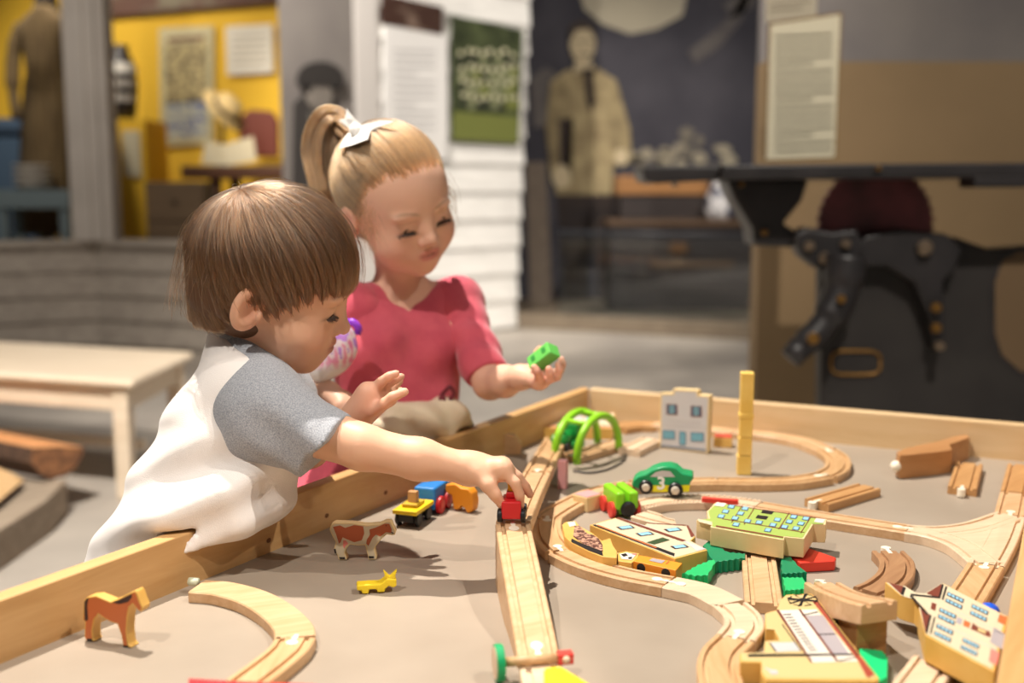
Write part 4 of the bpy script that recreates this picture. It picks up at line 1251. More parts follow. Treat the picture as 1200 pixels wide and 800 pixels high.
# ---- green engine beneath the arches
M_, _ = frame((652, 532), (680, 522))
tg = thing('toy_engine', 'dark green toy engine with a black front under the lime arches', 'toy train', M_ @ Vector((.03, 0, 0)))
grn = paint(30, 140, 60, .35)
bx(tg, 'chassis', (.002, -.012, .005), (.062, .012, .012), blk)
MB().tube([np.array(M_ @ Vector((.0, 0, .022))), np.array(M_ @ Vector((.04, 0, .022)))], .012, n=18).build('boiler', grn, tg, smooth=True)
bx(tg, 'cab', (.04, -.013, .012), (.063, .013, .042), grn, .002)
MB().tube([np.array(M_ @ Vector((.012, 0, .03))), np.array(M_ @ Vector((.012, 0, .046)))], [.004, .006], n=12).build('funnel', grn, tg, smooth=True)
MB().ball(np.array(M_ @ Vector((-.001, 0, .026))), .006).build('headlight', paint(220, 216, 206, .25), tg, smooth=True)
for x in (.012, .032, .052):
    for y in (-.014, .014): wheel(tg, M_, x, y, .009, .009, .005, grn if x > .02 else blk)
# ---- lime locomotive
M_, _ = frame((735, 608), (711, 589))
tl = thing('toy_engine', 'lime green toy engine with red wheels inside the loop', 'toy train', M_ @ Vector((.02, 0, 0)))
bx(tl, 'chassis', (.002, -.010, .006), (.05, .010, .016), paint(120, 190, 36, .35), .002)
for y in (-.009, .009): bx(tl, 'tank', (-.002, y - .0065, .012), (.052, y + .0065, .036), paint(132, 204, 36, .35), .004)
MB().lathe(np.array(M_ @ Vector((-.001, 0, .014))), np.array(M_.to_3x3() @ Vector((-1, 0, 0))), [(0, .010), (.003, .010), (.005, .007)], n=20).build('buffer', blk, tl)
for x in (.012, .042):
    for y in (-.017, .017): wheel(tl, M_, x, y, .0105, .0105, .006, paint(216, 64, 54, .4))
M_, _ = frame((688, 601), (705, 596))
pbk = thing('toy_block', 'cream toy block with a pink top inside the loop beside the lime engine', 'toy block', M_ @ Vector((.012, .01, 0)))
bx(pbk, 'block', (0, 0, .0004), (.03, .026, .02), edge_c); bx(pbk, 'painted_top', (.001, .001, .0203), (.029, .025, .021), paint(226, 150, 150, .5))
M_, _ = frame((723, 588), (744, 585))
obk = MB().box((0, 0, .0004), (.03, .02, .018), M=M_).build('toy_block', paint(160, 92, 40, .5), loc=tuple(M_ @ Vector((.015, .01, 0))), bevel=.001)
tag(obk, 'brown toy block by the front wheel of the green car', 'toy block')
M_, _ = frame((653, 573), (663, 574))
pk2 = MB().box((0, 0, .0004), (.0125, .0125, .042), M=M_).build('toy_block', paint(222, 160, 160, .5), loc=tuple(M_ @ Vector((.006, .006, 0))), bevel=.0015)
tag(pk2, 'pale pink block standing upright left of the loop', 'toy block')
M_, _ = frame((822, 589), (862, 592), .0137)
rs = MB().box((0, 0, .0002), (.047, .007, .007), M=M_).build('toy_block', paint(216, 60, 44, .45), loc=tuple(M_ @ Vector((.02, .003, 0))), bevel=.001)
tag(rs, 'thin red stick lying on the beaded track behind the green house', 'toy block')
wbk = standing('stepped_block', 'small brown stepped wooden block against the left rail', 'toy block', ((576, 533), (609, 533)),
         [(573, 533), (574, 524), (583, 520), (581, 509), (588, 507), (604, 511), (611, 521), (610, 533)], .022, wood('block_brown', srgb(204, 164, 118), srgb(224, 190, 148), 0.2, 12), bevel=.001)
lying('toy_house', 'orange edged toy building lying in the far left corner', 'toy building', sz([(92, 236), (128, 188), (484, 174), (474, 246)]), .02, 0, edge_y, [
    ('bl', sz([(135, 195), (215, 192), (205, 215), (120, 220)]), 1), ('lg', sz([(230, 190), (330, 186), (325, 212), (222, 216)]), 1), ('wb', sz([(108, 228), (465, 236), (466, 243), (100, 235)]), 1), ('bl', sz([(350, 186), (450, 182), (446, 210), (345, 212)]), 1)], face='cr', group='wooden toy buildings')
lying('toy_house', 'small orange toy roof piece behind the house in the far left corner', 'toy building', sz([(258, 158), (338, 126), (380, 130), (376, 160)]), .018, 0, edge_y, face='wb', group='wooden toy buildings')
M_, _ = frame((836, 524), (856, 525))
rb_ = thing('toy_block', 'small yellow block with a red top behind the toy shop front', 'toy block', M_ @ Vector((.012, .01, 0)))
bx(rb_, 'block', (0, 0, .0004), (.03, .02, .016), edge_y); bx(rb_, 'painted_top', (.001, .001, .0163), (.029, .019, .019), paint(206, 80, 62, .5))
cr_ = MB().tube(spline([p + [0, 0, .0018] for p in plan([(672, 553), (692, 555), (712, 551), (728, 543), (733, 536), (729, 529)], TZ)], 8), .0016, n=8).build('black_cord', paint(38, 36, 34, .5), loc=on_z(705, 552, TZ), smooth=True)
tag(cr_, 'thin black cord curled in front of the lime arches', 'cord')

# ---- flat toys inside the loop
tz6 = lambda p: Zm(p, 640, 580, 6)
win = []
for cx, cy in ((560, 230), (695, 275), (893, 246), (938, 365)):
    win.append(('dk', tz6(rot_rect(cx, cy, 50, -7, 18, 10)), 2)); win.append(('bl', tz6(rot_rect(cx, cy, 38, -5, 13, 8)), 3))
lying('toy_house', 'cream toy house with blue windows and a brown ridge line lying inside the loop', 'toy building', tz6(
    [(306, 208), (490, 157), (690, 212), (712, 194), (990, 209), (1050, 292), (1018, 322), (1135, 385), (905, 447)]), .02, 0, edge_y, win + [
    ('br', tz6([(486, 164), (510, 158), (985, 322), (955, 328)]), 2), ('k', tz6([(324, 212), (345, 207), (905, 412), (900, 432)]), 1), ('wb', tz6([(352, 214), (366, 211), (780, 372), (770, 376)]), 2),
    ('dg', tz6([(705, 335), (820, 300), (870, 318), (760, 350)]), 2), ('br', tz6([(985, 214), (1000, 216), (1044, 288), (1018, 298)]), 2), ('br', tz6([(708, 200), (725, 197), (985, 212), (980, 218)]), 2), ('lg', tz6([(520, 160), (690, 215), (1125, 380), (1060, 395), (975, 330)]), 1)], face='cr', group='wooden toy buildings')
lying('log_wagon', 'flat toy wagon painted with a heap of brown logs', 'toy train', tz6(
    [(112, 205), (140, 185), (208, 182), (236, 215), (330, 268), (392, 318), (452, 300), (470, 352), (500, 395), (497, 440), (400, 432), (300, 395), (176, 332), (130, 290)]), .02, 0.0, edge_y, [
    ('k', tz6([(178, 306), (260, 345), (395, 398), (400, 428), (300, 392), (176, 330)]), 1), ('logs', tz6([(200, 222), (232, 216), (290, 272), (330, 282), (372, 310), (395, 350), (398, 398), (260, 345), (190, 292)]), 2), ('w', tz6([(150, 192), (200, 188), (210, 215), (165, 225)]), 1)]) if INK.setdefault('logs', mat('log_print', srgb(90, 54, 44), .5, srgb(190, 146, 122), 260, detail=1, contrast=(.48, .56))) else None
lying('toy_animal_piece', 'yellow toy piece printed with a black and white animal, beside the log wagon', 'toy animal', tz6([(500, 405), (560, 392), (655, 408), (640, 446), (600, 476), (508, 462)]), .016, 0, edge_y, [
    ('w', tz6([(515, 415), (570, 404), (630, 425), (600, 458), (530, 450)]), 1), ('k', tz6([(525, 420), (560, 412), (575, 428), (545, 436)]), 2), ('k', tz6([(575, 440), (605, 436), (600, 452), (580, 452)]), 2), ('pk', tz6([(600, 410), (640, 414), (630, 424), (606, 420)]), 2)])
lying('toy_bus', 'orange toy bus lying on its side against the cream house', 'toy car', tz6([(612, 462), (655, 420), (958, 476), (912, 528)]), .017, 0, paint(232, 146, 44, .45), [
    ('gy', tz6([(722, 462), (748, 446), (838, 462), (812, 482)]), 1), ('wb', tz6([(840, 484), (860, 464), (868, 466), (848, 486)]), 1)] )
bus = [o for o in bpy.data.objects if o.name.startswith('toy_bus')][0]
for i, (x, y) in enumerate(((668, 512), (842, 548))):
    c = on_z(*tz6([(x, y)])[0], TZ + .006) + [0, -.0005, 0]
    dd = on_z(*tz6([(912, 528)])[0], TZ + .017) - on_z(*tz6([(612, 462)])[0], TZ + .017); dd[2] = 0; dd /= np.linalg.norm(dd)
    n = np.array([dd[1], -dd[0], 0]);  n = n if n[1] < 0 else -n
    p0 = on_z(*tz6([(612, 462)])[0], TZ + .017)
    c = on_plane(*tz6([(x, y)])[0], p0, n)
    MB().lathe(c - n * .002, n, [(0, .0052), (.0026, .0052), (.003, .004)], n=16).build('wheel', blk, bus)

def tree(label, pts, th, z0, m, ox, oy, s):
    """flat toy tree: jagged edge made by subdividing each outline side"""
    o = []
    k_ = len(pts)
    for i in range(k_):
        a, b = np.array(pts[i], float), np.array(pts[(i + 1) % k_], float)
        L = np.linalg.norm(b - a); q = max(1, int(L / 26))
        nn = np.array([b[1] - a[1], a[0] - b[0]]) / (L + 1e-9)
        for j in range(q):
            o.append(a + (b - a) * j / q)
            if q > 1: o.append(a + (b - a) * (j + .55) / q - nn * 5.5)
    return lying('toy_tree', label, 'toy tree', Zm(o, ox, oy, s), th, z0, m, group='green toy trees', bevel=.0006)


g1, g2, g3 = paint(38, 180, 104, .45), paint(16, 128, 86, .42), paint(22, 196, 118, .42)
z7 = (740, 540, 4.446)
tree('light green toy tree lying below the cream house', [(262, 585), (345, 538), (430, 506), (438, 530), (400, 596), (330, 600)], .014, 0, g1, *z7)
tree('teal green toy tree under the front edge of the green house', [(372, 440), (408, 408), (500, 470), (592, 478), (592, 506), (440, 528), (404, 492)], .014, 0, g2, *z7)
tree('dark green toy tree under the green house beside the straight track', [(775, 500), (830, 495), (880, 552), (915, 580), (782, 590)], .014, 0, g2, *z7)
tree('light green toy tree between the straight track and the bridge', [(785, 602), (890, 602), (915, 645), (905, 668), (800, 676)], .014, 0, g1, *z7)
tree('bright green toy tree showing at the lower right side of the mill', [(880, 470), (1045, 488), (1085, 540), (1080, 680), (1000, 720), (900, 700)], .012, 0, g3, 860, 680, 6)
rd = Zm([(825, 492), (925, 452), (1068, 502), (1060, 520), (880, 530)], 740, 540, 4.446)
RT = lying('red_triangle', 'red plastic triangle frame at the right end of the green house', 'toy part', rd, .012, 0, paint(216, 60, 44, .4), bevel=.0015)

gw = []
for cx, cy in ((490, 265), (467, 290), (592, 250), (568, 275), (540, 300), (520, 240), (545, 333), (605, 315), (665, 322), (760, 308), (737, 335), (711, 362), (845, 293), (822, 318), (797, 345), (908, 302), (883, 328), (857, 353)):
    gw.append(('sl', Zm(rot_rect(cx, cy, 17, 2.4, -5, 9), *z7), 2)); gw.append(('bl', Zm(rot_rect(cx, cy, 12.5, 1.8, -4, 7), *z7), 3))
for cx, cy in ((708, 268), (680, 295)): gw.append(('k', Zm(rot_rect(cx, cy, 28, 4, -6, 8), *z7), 2))
gw += [('w', Zm(rot_rect(463, 229, 26, 3, -8, 9), *z7), 2), ('w', Zm(rot_rect(980, 313, 24, 3, -6, 10), *z7), 2)]
for (x0, y0, x1, y1) in ((500, 226, 1005, 303), (470, 300, 900, 372), (575, 232, 520, 320), (640, 242, 585, 330), (820, 270, 765, 355), (935, 288, 880, 375)):
    gw.append(('br', Zm([(x0, y0), (x1, y1), (x1 + 3, y1 + 4), (x0 + 3, y0 + 4)], *z7), 1))
gw += [('br', Zm([(440, 336), (790, 396), (790, 403), (440, 344)], *z7), 1), ('cr', Zm([(345, 302), (420, 318), (418, 336), (350, 318)], *z7), 1)]
lying('toy_house', 'green toy house with many small blue windows lying on the green trees', 'toy building', Zm(
    [(436, 216), (1018, 302), (1012, 330), (948, 328), (900, 404), (800, 394), (795, 410), (412, 342), (415, 324), (338, 306), (402, 300), (392, 262)], *z7), .0225, .0145, edge_c, gw, face='gr', group='wooden toy buildings')

# ---- mill
m6 = lambda p: Zm(p, 860, 680, 6)
mi_ = [('w', m6([(300, 212), (582, 205), (872, 572), (545, 580)]), 1), ('gy', m6([(508, 252), (625, 246), (812, 520), (690, 524)]), 2),
       ('rd', m6([(552, 150), (592, 155), (990, 665), (938, 690), (868, 560), (640, 260)]), 2), ('br', m6([(296, 212), (316, 210), (552, 576), (538, 580)]), 3), ('br', m6([(452, 206), (468, 206), (735, 570), (718, 574)]), 3),
       ('k', m6([(590, 160), (597, 158), (880, 530), (870, 534)]), 3), ('k', m6([(95, 528), (130, 522), (835, 520), (835, 530), (200, 538), (100, 540)]), 3), ('k', m6([(585, 382), (716, 378), (716, 384), (586, 388)]), 3), ('lg', m6([(250, 440), (425, 436), (470, 498), (292, 504)]), 1), ('k', m6([(246, 440), (254, 440), (300, 502), (290, 505)]), 2), ('k', m6([(335, 312), (342, 310), (478, 500), (470, 502)]), 2), ('k', m6([(480, 248), (590, 222), (590, 227), (482, 254)]), 3), ('k', m6([(735, 568), (860, 542), (860, 547), (740, 574)]), 3)]
for i in range(13):
    f_ = i / 12
    x0, y0 = 345 + 180 * f_, 240 + 252 * f_
    mi_.append(('ds', m6([(x0, y0), (x0 + 55, y0 - 3), (x0 + 60, y0 + 5), (x0 + 6, y0 + 8)]), 2))
for a in range(8):
    t = a * math.pi / 4 + .2
    c_, s_ = math.cos(t), math.sin(t)
    mi_.append(('k', m6([(485 - 8 * s_, 140 - 6 * c_), (485 + 110 * c_ - 14 * s_, 140 + 44 * s_ - 8 * c_), (485 + 110 * c_ + 14 * s_, 140 + 44 * s_ + 8 * c_), (485 + 8 * s_, 140 + 6 * c_)]), 2))
    t2 = t + .5
    mi_.append(('k', m6([(485 + 108 * c_, 140 + 43 * s_), (485 + 108 * math.cos(t2), 140 + 43 * math.sin(t2)), (485 + 98 * math.cos(t2), 140 + 39 * math.sin(t2)), (485 + 98 * c_, 140 + 39 * s_)]), 2))
mi_.append(('k', m6([(x, y) for x, y in ell(485, 140, 26, 13, 12)]), 3))
mi_.append(('lg', m6([(218, 612), (262, 632), (300, 634), (312, 660), (262, 664), (248, 640), (220, 622)]), 2))
lying('toy_mill', 'yellow toy mill with a black spoked wheel and grey slats lying at the bottom edge', 'toy building', m6(
    [(298, 206), (330, 130), (368, 98), (545, 90), (588, 130), (1022, 688), (1000, 705), (228, 700), (192, 650), (192, 575), (45, 572), (42, 515), (212, 512), (214, 428), (322, 424), (282, 345), (222, 340), (220, 228)]), .02, .004, edge_y, mi_, face='ye', group='wooden toy buildings')

# ---- manor
n4 = lambda p: Zm(p, 900, 600, 4)
mw = []
for x0, y0 in ((842, 374), (835, 404), (957, 431), (950, 462), (806, 449), (800, 478), (792, 524), (782, 558), (915, 590), (906, 622)):
    mw.append(('dk', n4([(x0, y0), (x0 + 78, y0 + 36), (x0 + 73, y0 + 55), (x0 - 5, y0 + 17)]), 1))
    for j in range(4):
        a = j * 18 + 3
        mw.append(('bl', n4([(x0 + a, y0 + a * .487 + 3), (x0 + a + 14, y0 + (a + 14) * .487 + 3), (x0 + a + 11, y0 + (a + 14) * .487 + 14), (x0 + a - 3, y0 + a * .487 + 14)]), 2))
mw += [('br', n4([(566, 332), (634, 348), (622, 384)]), 1), ('br', n4([(742, 382), (815, 336), (800, 404)]), 1), ('br', n4([(714, 452), (758, 482), (738, 566)]), 1),
       ('k', n4([(632, 352), (646, 356), (634, 392), (622, 386)]), 2), ('k', n4([(668, 384), (800, 398), (800, 406), (668, 392)]), 2), ('k', n4([(672, 390), (752, 478), (746, 486), (664, 396)]), 2),
       ('k', n4([(816, 338), (824, 342), (806, 408), (798, 404)]), 2), ('k', n4([(758, 482), (766, 486), (746, 572), (738, 566)]), 2), ('k', n4([(832, 348), (840, 352), (822, 414), (814, 410)]), 2), ('k', n4([(778, 492), (784, 496), (764, 576), (758, 572)]), 2),
       ('br', n4([(768, 424), (790, 432), (784, 464), (762, 454)]), 1), ('gy', n4([(888, 492), (912, 502), (904, 530), (880, 518)]), 1), ('wb', n4([(920, 506), (950, 520), (942, 545), (914, 532)]), 1), ('br', n4([(960, 520), (985, 540), (1040, 562), (1045, 585), (1030, 585), (976, 560), (950, 550)]), 1), ('ye', n4([(985, 545), (1022, 560), (1018, 572), (982, 558)]), 2),
       ('gy', n4([(1060, 540), (1150, 580), (1120, 650), (1040, 610)]), 1), ('wb', n4([(1085, 478), (1120, 494), (1110, 530), (1076, 515)]), 1), ('pk', n4([(1045, 640), (1085, 660), (1070, 720), (1035, 700)]), 1)]
for (a, b) in (((830, 440), (1110, 575)), ((790, 510), (1070, 645))):
    mw.append(('lg', n4([a, b, (b[0], b[1] + 3), (a[0], a[1] + 3)]), 1))
lying('toy_manor', 'cream timbered toy manor with rows of blue windows leaning by the right rail', 'toy building', n4(
    [(735, 380), (818, 330), (1195, 500), (1062, 748), (738, 575), (706, 448), (742, 462), (690, 412), (622, 390), (548, 326), (640, 345), (690, 376)]), .024, .014, edge_y, mw, face='cr', group='wooden toy buildings')
bb = MB().ball(on_z(1159, 716, TZ + .02), (.010, .010, .008)).build('blue_bead', paint(30, 90, 220, .35), loc=on_z(1159, 716, TZ), smooth=True)
tag(bb, 'bright blue bead showing behind the manor', 'bead')
pzb = on_z(1159, 716, TZ + .012)
# support block so the manor and bead rest on something
# ---- fallen crossing gate at the bottom edge
gz = on_z(583, 777, TZ + .0165)
ga, gb_ = on_z(588, 776, TZ + .0165), on_z(662, 770, TZ + .0165)
gd = (gb_ - ga) / np.linalg.norm(gb_ - ga)
GT = thing('crossing_gate', 'fallen crossing gate with a green disc and red tipped wooden rod', 'toy part', (gz[0], gz[1], TZ))
MB().lathe(ga - gd * .006, gd, [(0, .0155), (.001, .016), (.006, .016), (.007, .0155)], n=32).build('disc', paint(20, 156, 96, .4), GT)
MB().lathe(ga - gd * .0066, gd, [(0, .0138), (.0008, .0138)], n=32).build('disc_face', beech[2], GT)
MB().tube([ga, gb_ + gd * -.006], .0042, n=16).build('rod', beech[4], GT, smooth=True)
MB().box((-.001, -.005, -.005), (.013, .005, .005), M=Matrix(((gd[0], -gd[1], 0, gb_[0] - gd[0] * .006), (gd[1], gd[0], 0, gb_[1] - gd[1] * .006), (0, 0, 1, gb_[2]), (0, 0, 0, 1)))).build('red_tip', paint(220, 70, 60, .4), GT, bevel=.001)
MB().ball(gb_ + np.array([gd[1], -gd[0], 0]) * .005, .0036).build('peg_end', beech[2], GT, smooth=True)
lying('toy_block', 'bright yellow block at the bottom edge below the crossing gate', 'toy block', [(637, 781), (657, 779), (705, 808), (640, 835)], .016, .0122, paint(244, 214, 40, .4), bevel=.003)
lying('red_tray', 'red toy edge showing along the bottom left below the curved track', 'toy part', [(221, 794), (262, 796.5), (372, 801), (372, 840), (219, 840)], .015, .0122, paint(214, 40, 50, .4), bevel=.001)
# ================================================================== PEOPLE
class Field:
    """signed distance volume; primitives are blended in smoothly, the surface is then extracted as one quad mesh"""
    def __init__(self, lo, hi, h):
        self.lo = np.asarray(lo, float); self.h = h
        self.n = np.ceil((np.asarray(hi, float) - self.lo) / h).astype(int) + 1
        self.F = np.full(self.n, 0.05, np.float32)

    def _sub(self, lo, hi):
        a = np.clip(np.floor((np.asarray(lo) - self.lo) / self.h).astype(int), 0, self.n - 1)
        b = np.clip(np.ceil((np.asarray(hi) - self.lo) / self.h).astype(int) + 1, 1, self.n)
        if np.any(b <= a): return None
        sl = tuple(slice(i, j) for i, j in zip(a, b))
        g = [(self.lo[q] + self.h * np.arange(a[q], b[q])).astype(np.float32) for q in range(3)]
        return sl, np.meshgrid(*g, indexing='ij', sparse=True)

    def _mix(self, sl, d, k, op):
        f = self.F[sl]
        if op == 'add':
            if k > 0:
                e = np.maximum(k - np.abs(f - d), 0) / k
                f[...] = np.minimum(f, d) - e * e * k * 0.25
            else:
                f[...] = np.minimum(f, d)
        else:
            d = -d
            if k > 0:
                e = np.maximum(k - np.abs(f - d), 0) / k
                f[...] = np.maximum(f, d) + e * e * k * 0.25
            else:
                f[...] = np.maximum(f, d)

    def ell(self, c, r, R=None, k=0.0, op='add'):
        c = np.asarray(c, float); r = np.asarray([r] * 3 if np.isscalar(r) else r, float)
        m = max(r) + k + 3 * self.h
        s = self._sub(c - m, c + m)
        if s is None: return
        sl, (X, Y, Z) = s
        X, Y, Z = X - c[0], Y - c[1], Z - c[2]
        if R is not None:
            a = [X * R[0][i] + Y * R[1][i] + Z * R[2][i] for i in range(3)]
        else:
            a = [X, Y, Z]
        k0 = np.sqrt((a[0] / r[0]) ** 2 + (a[1] / r[1]) ** 2 + (a[2] / r[2]) ** 2)
        k1 = np.sqrt((a[0] / r[0] ** 2) ** 2 + (a[1] / r[1] ** 2) ** 2 + (a[2] / r[2] ** 2) ** 2) + 1e-6
        self._mix(sl, (k0 * (k0 - 1) / k1).astype(np.float32), k, op)

    def cone(self, a, b, ra, rb, k=0.0, op='add', fold=None):
        a, b = np.asarray(a, float), np.asarray(b, float)
        m = max(ra, rb) + k + 3 * self.h
        s = self._sub(np.minimum(a, b) - m, np.maximum(a, b) + m)
        if s is None: return
        sl, (X, Y, Z) = s
        d = b - a; L2 = float(d @ d) + 1e-12
        t = np.clip(((X - a[0]) * d[0] + (Y - a[1]) * d[1] + (Z - a[2]) * d[2]) / L2, 0, 1)
        q = np.sqrt((X - a[0] - t * d[0]) ** 2 + (Y - a[1] - t * d[1]) ** 2 + (Z - a[2] - t * d[2]) ** 2) - (ra + (rb - ra) * t)
        self._mix(sl, q.astype(np.float32), k, op)

    def chain(self, pts, rs, k0, k1=0.0):
        for i in range(len(pts) - 1):
            self.cone(pts[i], pts[i + 1], rs[i], rs[i + 1], k0 if i == 0 else k1)

    def cut(self, p, n, k=0.0):
        """remove the side of the plane that n points to"""
        n = np.asarray(n, float) / np.linalg.norm(n)
        g = [(self.lo[q] + self.h * np.arange(self.n[q])).astype(np.float32) for q in range(3)]
        X, Y, Z = np.meshgrid(*g, indexing='ij', sparse=True)
        d = (X - p[0]) * n[0] + (Y - p[1]) * n[1] + (Z - p[2]) * n[2]
        self.F = np.maximum(self.F, d.astype(np.float32))

    def sub_fn(self, fn):
        g = [(self.lo[q] + self.h * np.arange(self.n[q])).astype(np.float32) for q in range(3)]
        self.F = np.maximum(self.F, -fn(*np.meshgrid(*g, indexing='ij', sparse=True)).astype(np.float32))

    def displace(self, fn, band=0.02):
        w = np.argwhere(np.abs(self.F) < band)
        P = self.lo + w * self.h
        self.F[tuple(w.T)] += fn(P).astype(np.float32)

    def mesh(self):
        F = self.F
        F[0] = F[-1] = 1; F[:, 0] = F[:, -1] = 1; F[:, :, 0] = F[:, :, -1] = 1
        s = F < 0
        nx, ny, nz = s.shape
        cnt = np.zeros((nx - 1, ny - 1, nz - 1), np.int8)
        for i in (0, 1):
            for j in (0, 1):
                for kk in (0, 1):
                    cnt += s[i:nx - 1 + i, j:ny - 1 + j, kk:nz - 1 + kk]
        act = (cnt > 0) & (cnt < 8)
        cells = np.argwhere(act)
        idx = np.full(act.shape, -1, np.int32); idx[act] = np.arange(len(cells))
        acc = np.zeros((len(cells), 3)); num = np.zeros(len(cells))
        corners = [(i, j, kk) for i in (0, 1) for j in (0, 1) for kk in (0, 1)]
        val = {c: F[cells[:, 0] + c[0], cells[:, 1] + c[1], cells[:, 2] + c[2]] for c in corners}
        for a in corners:
            for ax in range(3):
                if a[ax]: continue
                b = list(a); b[ax] = 1; b = tuple(b)
                fa, fb = val[a], val[b]
                m = (fa < 0) != (fb < 0)
                t = fa[m] / (fa[m] - fb[m])
                p = np.tile(np.array(a, float), (m.sum(), 1)); p[:, ax] += t
                acc[m] += p; num[m] += 1
        V = self.lo + (cells + acc / num[:, None]) * self.h
        faces = []
        for ax in range(3):
            o = [0, 0, 0]; o[ax] = 1
            u, v = (ax + 1) % 3, (ax + 2) % 3
            sh = [nx, ny, nz]
            s0 = s[tuple(slice(0, sh[q] - 1) if q == ax else slice(1, sh[q] - 1) for q in range(3))]
            s1 = s[tuple(slice(1, sh[q]) if q == ax else slice(1, sh[q] - 1) for q in range(3))]
            e = np.argwhere(s0 != s1)
            if not len(e): continue
            inside = s0[tuple(e.T)]
            base = e.copy()
            for q in range(3):
                if q != ax: base[:, q] += 1
            def cell(du, dv):
                c = base.copy(); c[:, u] -= du; c[:, v] -= dv
                return idx[tuple(c.T)]
            Q = np.stack([cell(1, 1), cell(0, 1), cell(0, 0), cell(1, 0)], 1)
            Q[~inside] = Q[~inside][:, ::-1]
            faces.append(Q)
        Q = np.concatenate(faces)
        return V, Q[(Q >= 0).all(1)]


def relax(V, Q, it=2, lam=0.5):
    e = np.concatenate([Q[:, [0, 1]], Q[:, [1, 2]], Q[:, [2, 3]], Q[:, [3, 0]]])
    n = len(V)
    deg = np.bincount(e[:, 0], minlength=n) + np.bincount(e[:, 1], minlength=n)
    for _ in range(it):
        S = np.stack([np.bincount(e[:, 0], V[e[:, 1], q], n) + np.bincount(e[:, 1], V[e[:, 0], q], n) for q in range(3)], 1)
        V = V + lam * (S / np.maximum(deg, 1)[:, None] - V)
    return V


def wave(P, seed, freq, n=6, stretch=(1, 1, 1)):
    g = np.random.default_rng(seed)
    out = np.zeros(len(P))
    for _ in range(n):
        d = g.normal(size=3) * np.array(stretch); d /= np.linalg.norm(d)
        out += np.sin(P @ d * freq * g.uniform(.6, 1.5) + g.uniform(0, 6.3))
    return out / n


def head(f, c, H, s, ear_flare=0.25, lid=0.0):
    c = np.asarray(c); H = np.asarray(H)
    W = lambda p: c + H @ (np.asarray(p, float) * s)
    def E(p, r, k=0.0, op='add', R=None):
        f.ell(W(p), np.asarray([r] * 3 if np.isscalar(r) else r) * s, H if R is None else H @ R, k * s, op)
    E((0, -.014, .030), (.073, .090, .082))
    E((0, .026, .034), (.058, .054, .046), .03)
    E((0, .026, -.022), (.059, .054, .062), .03)
    for x in (-1, 1):
        E((x * .036, .042, -.037), (.029, .030, .028), .02)
    E((0, .028, -.062), (.043, .042, .027), .025)
    E((0, .057, -.077), (.018, .015, .016), .02)
    E((0, .065, -.051), (.024, .017, .018), .016)
    for x in (-1, 1):
        E((x * .030, .093, .001), (.017, .015, .010), .012, 'sub')
        E((x * .030, .0625, -.001), (.0165, .0152, .0148), .004)
        E((x * .029, .073, .016), (.019, .008, .005), .010)
        E((x * .030, .0785, -.0075 - lid), (.0135, .006, .0021), .0015, 'sub')
    f.cone(W((0, .074, .006)), W((0, .088, -.021)), .006 * s, .0078 * s, .012 * s)
    E((0, .0905, -.0255), (.0092, .0085, .0082), .006)
    for x in (-1, 1):
        E((x * .0092, .0825, -.0295), (.0064, .0068, .0058), .005)
        E((x * .0052, .0895, -.0335), (.0026, .004, .002), .002, 'sub')
    E((0, .0812, -.0465), (.0148, .0060, .0042), .004)
    E((0, .0795, -.0554), (.0120, .0066, .0046), .004)
    E((0, .0885, -.0508), (.0175, .0075, .0011), .002, 'sub')
    for x in (-1, 1):
        a = ear_flare * x
        R = np.array([[math.cos(a), -math.sin(a), 0], [math.sin(a), math.cos(a), 0], [0, 0, 1]])
        b = -0.22
        R = R @ np.array([[1, 0, 0], [0, math.cos(b), -math.sin(b)], [0, math.sin(b), math.cos(b)]])
        E((x * .0765, -.012, -.010), (.0085, .0195, .030), .005, 'add', R)
        E((x * .0855, -.008, -.009), (.0085, .0120, .0195), .003, 'sub', R)
        E((x * .0800, .002, -.016), (.004, .004, .006), .003, 'add', R)
    return W


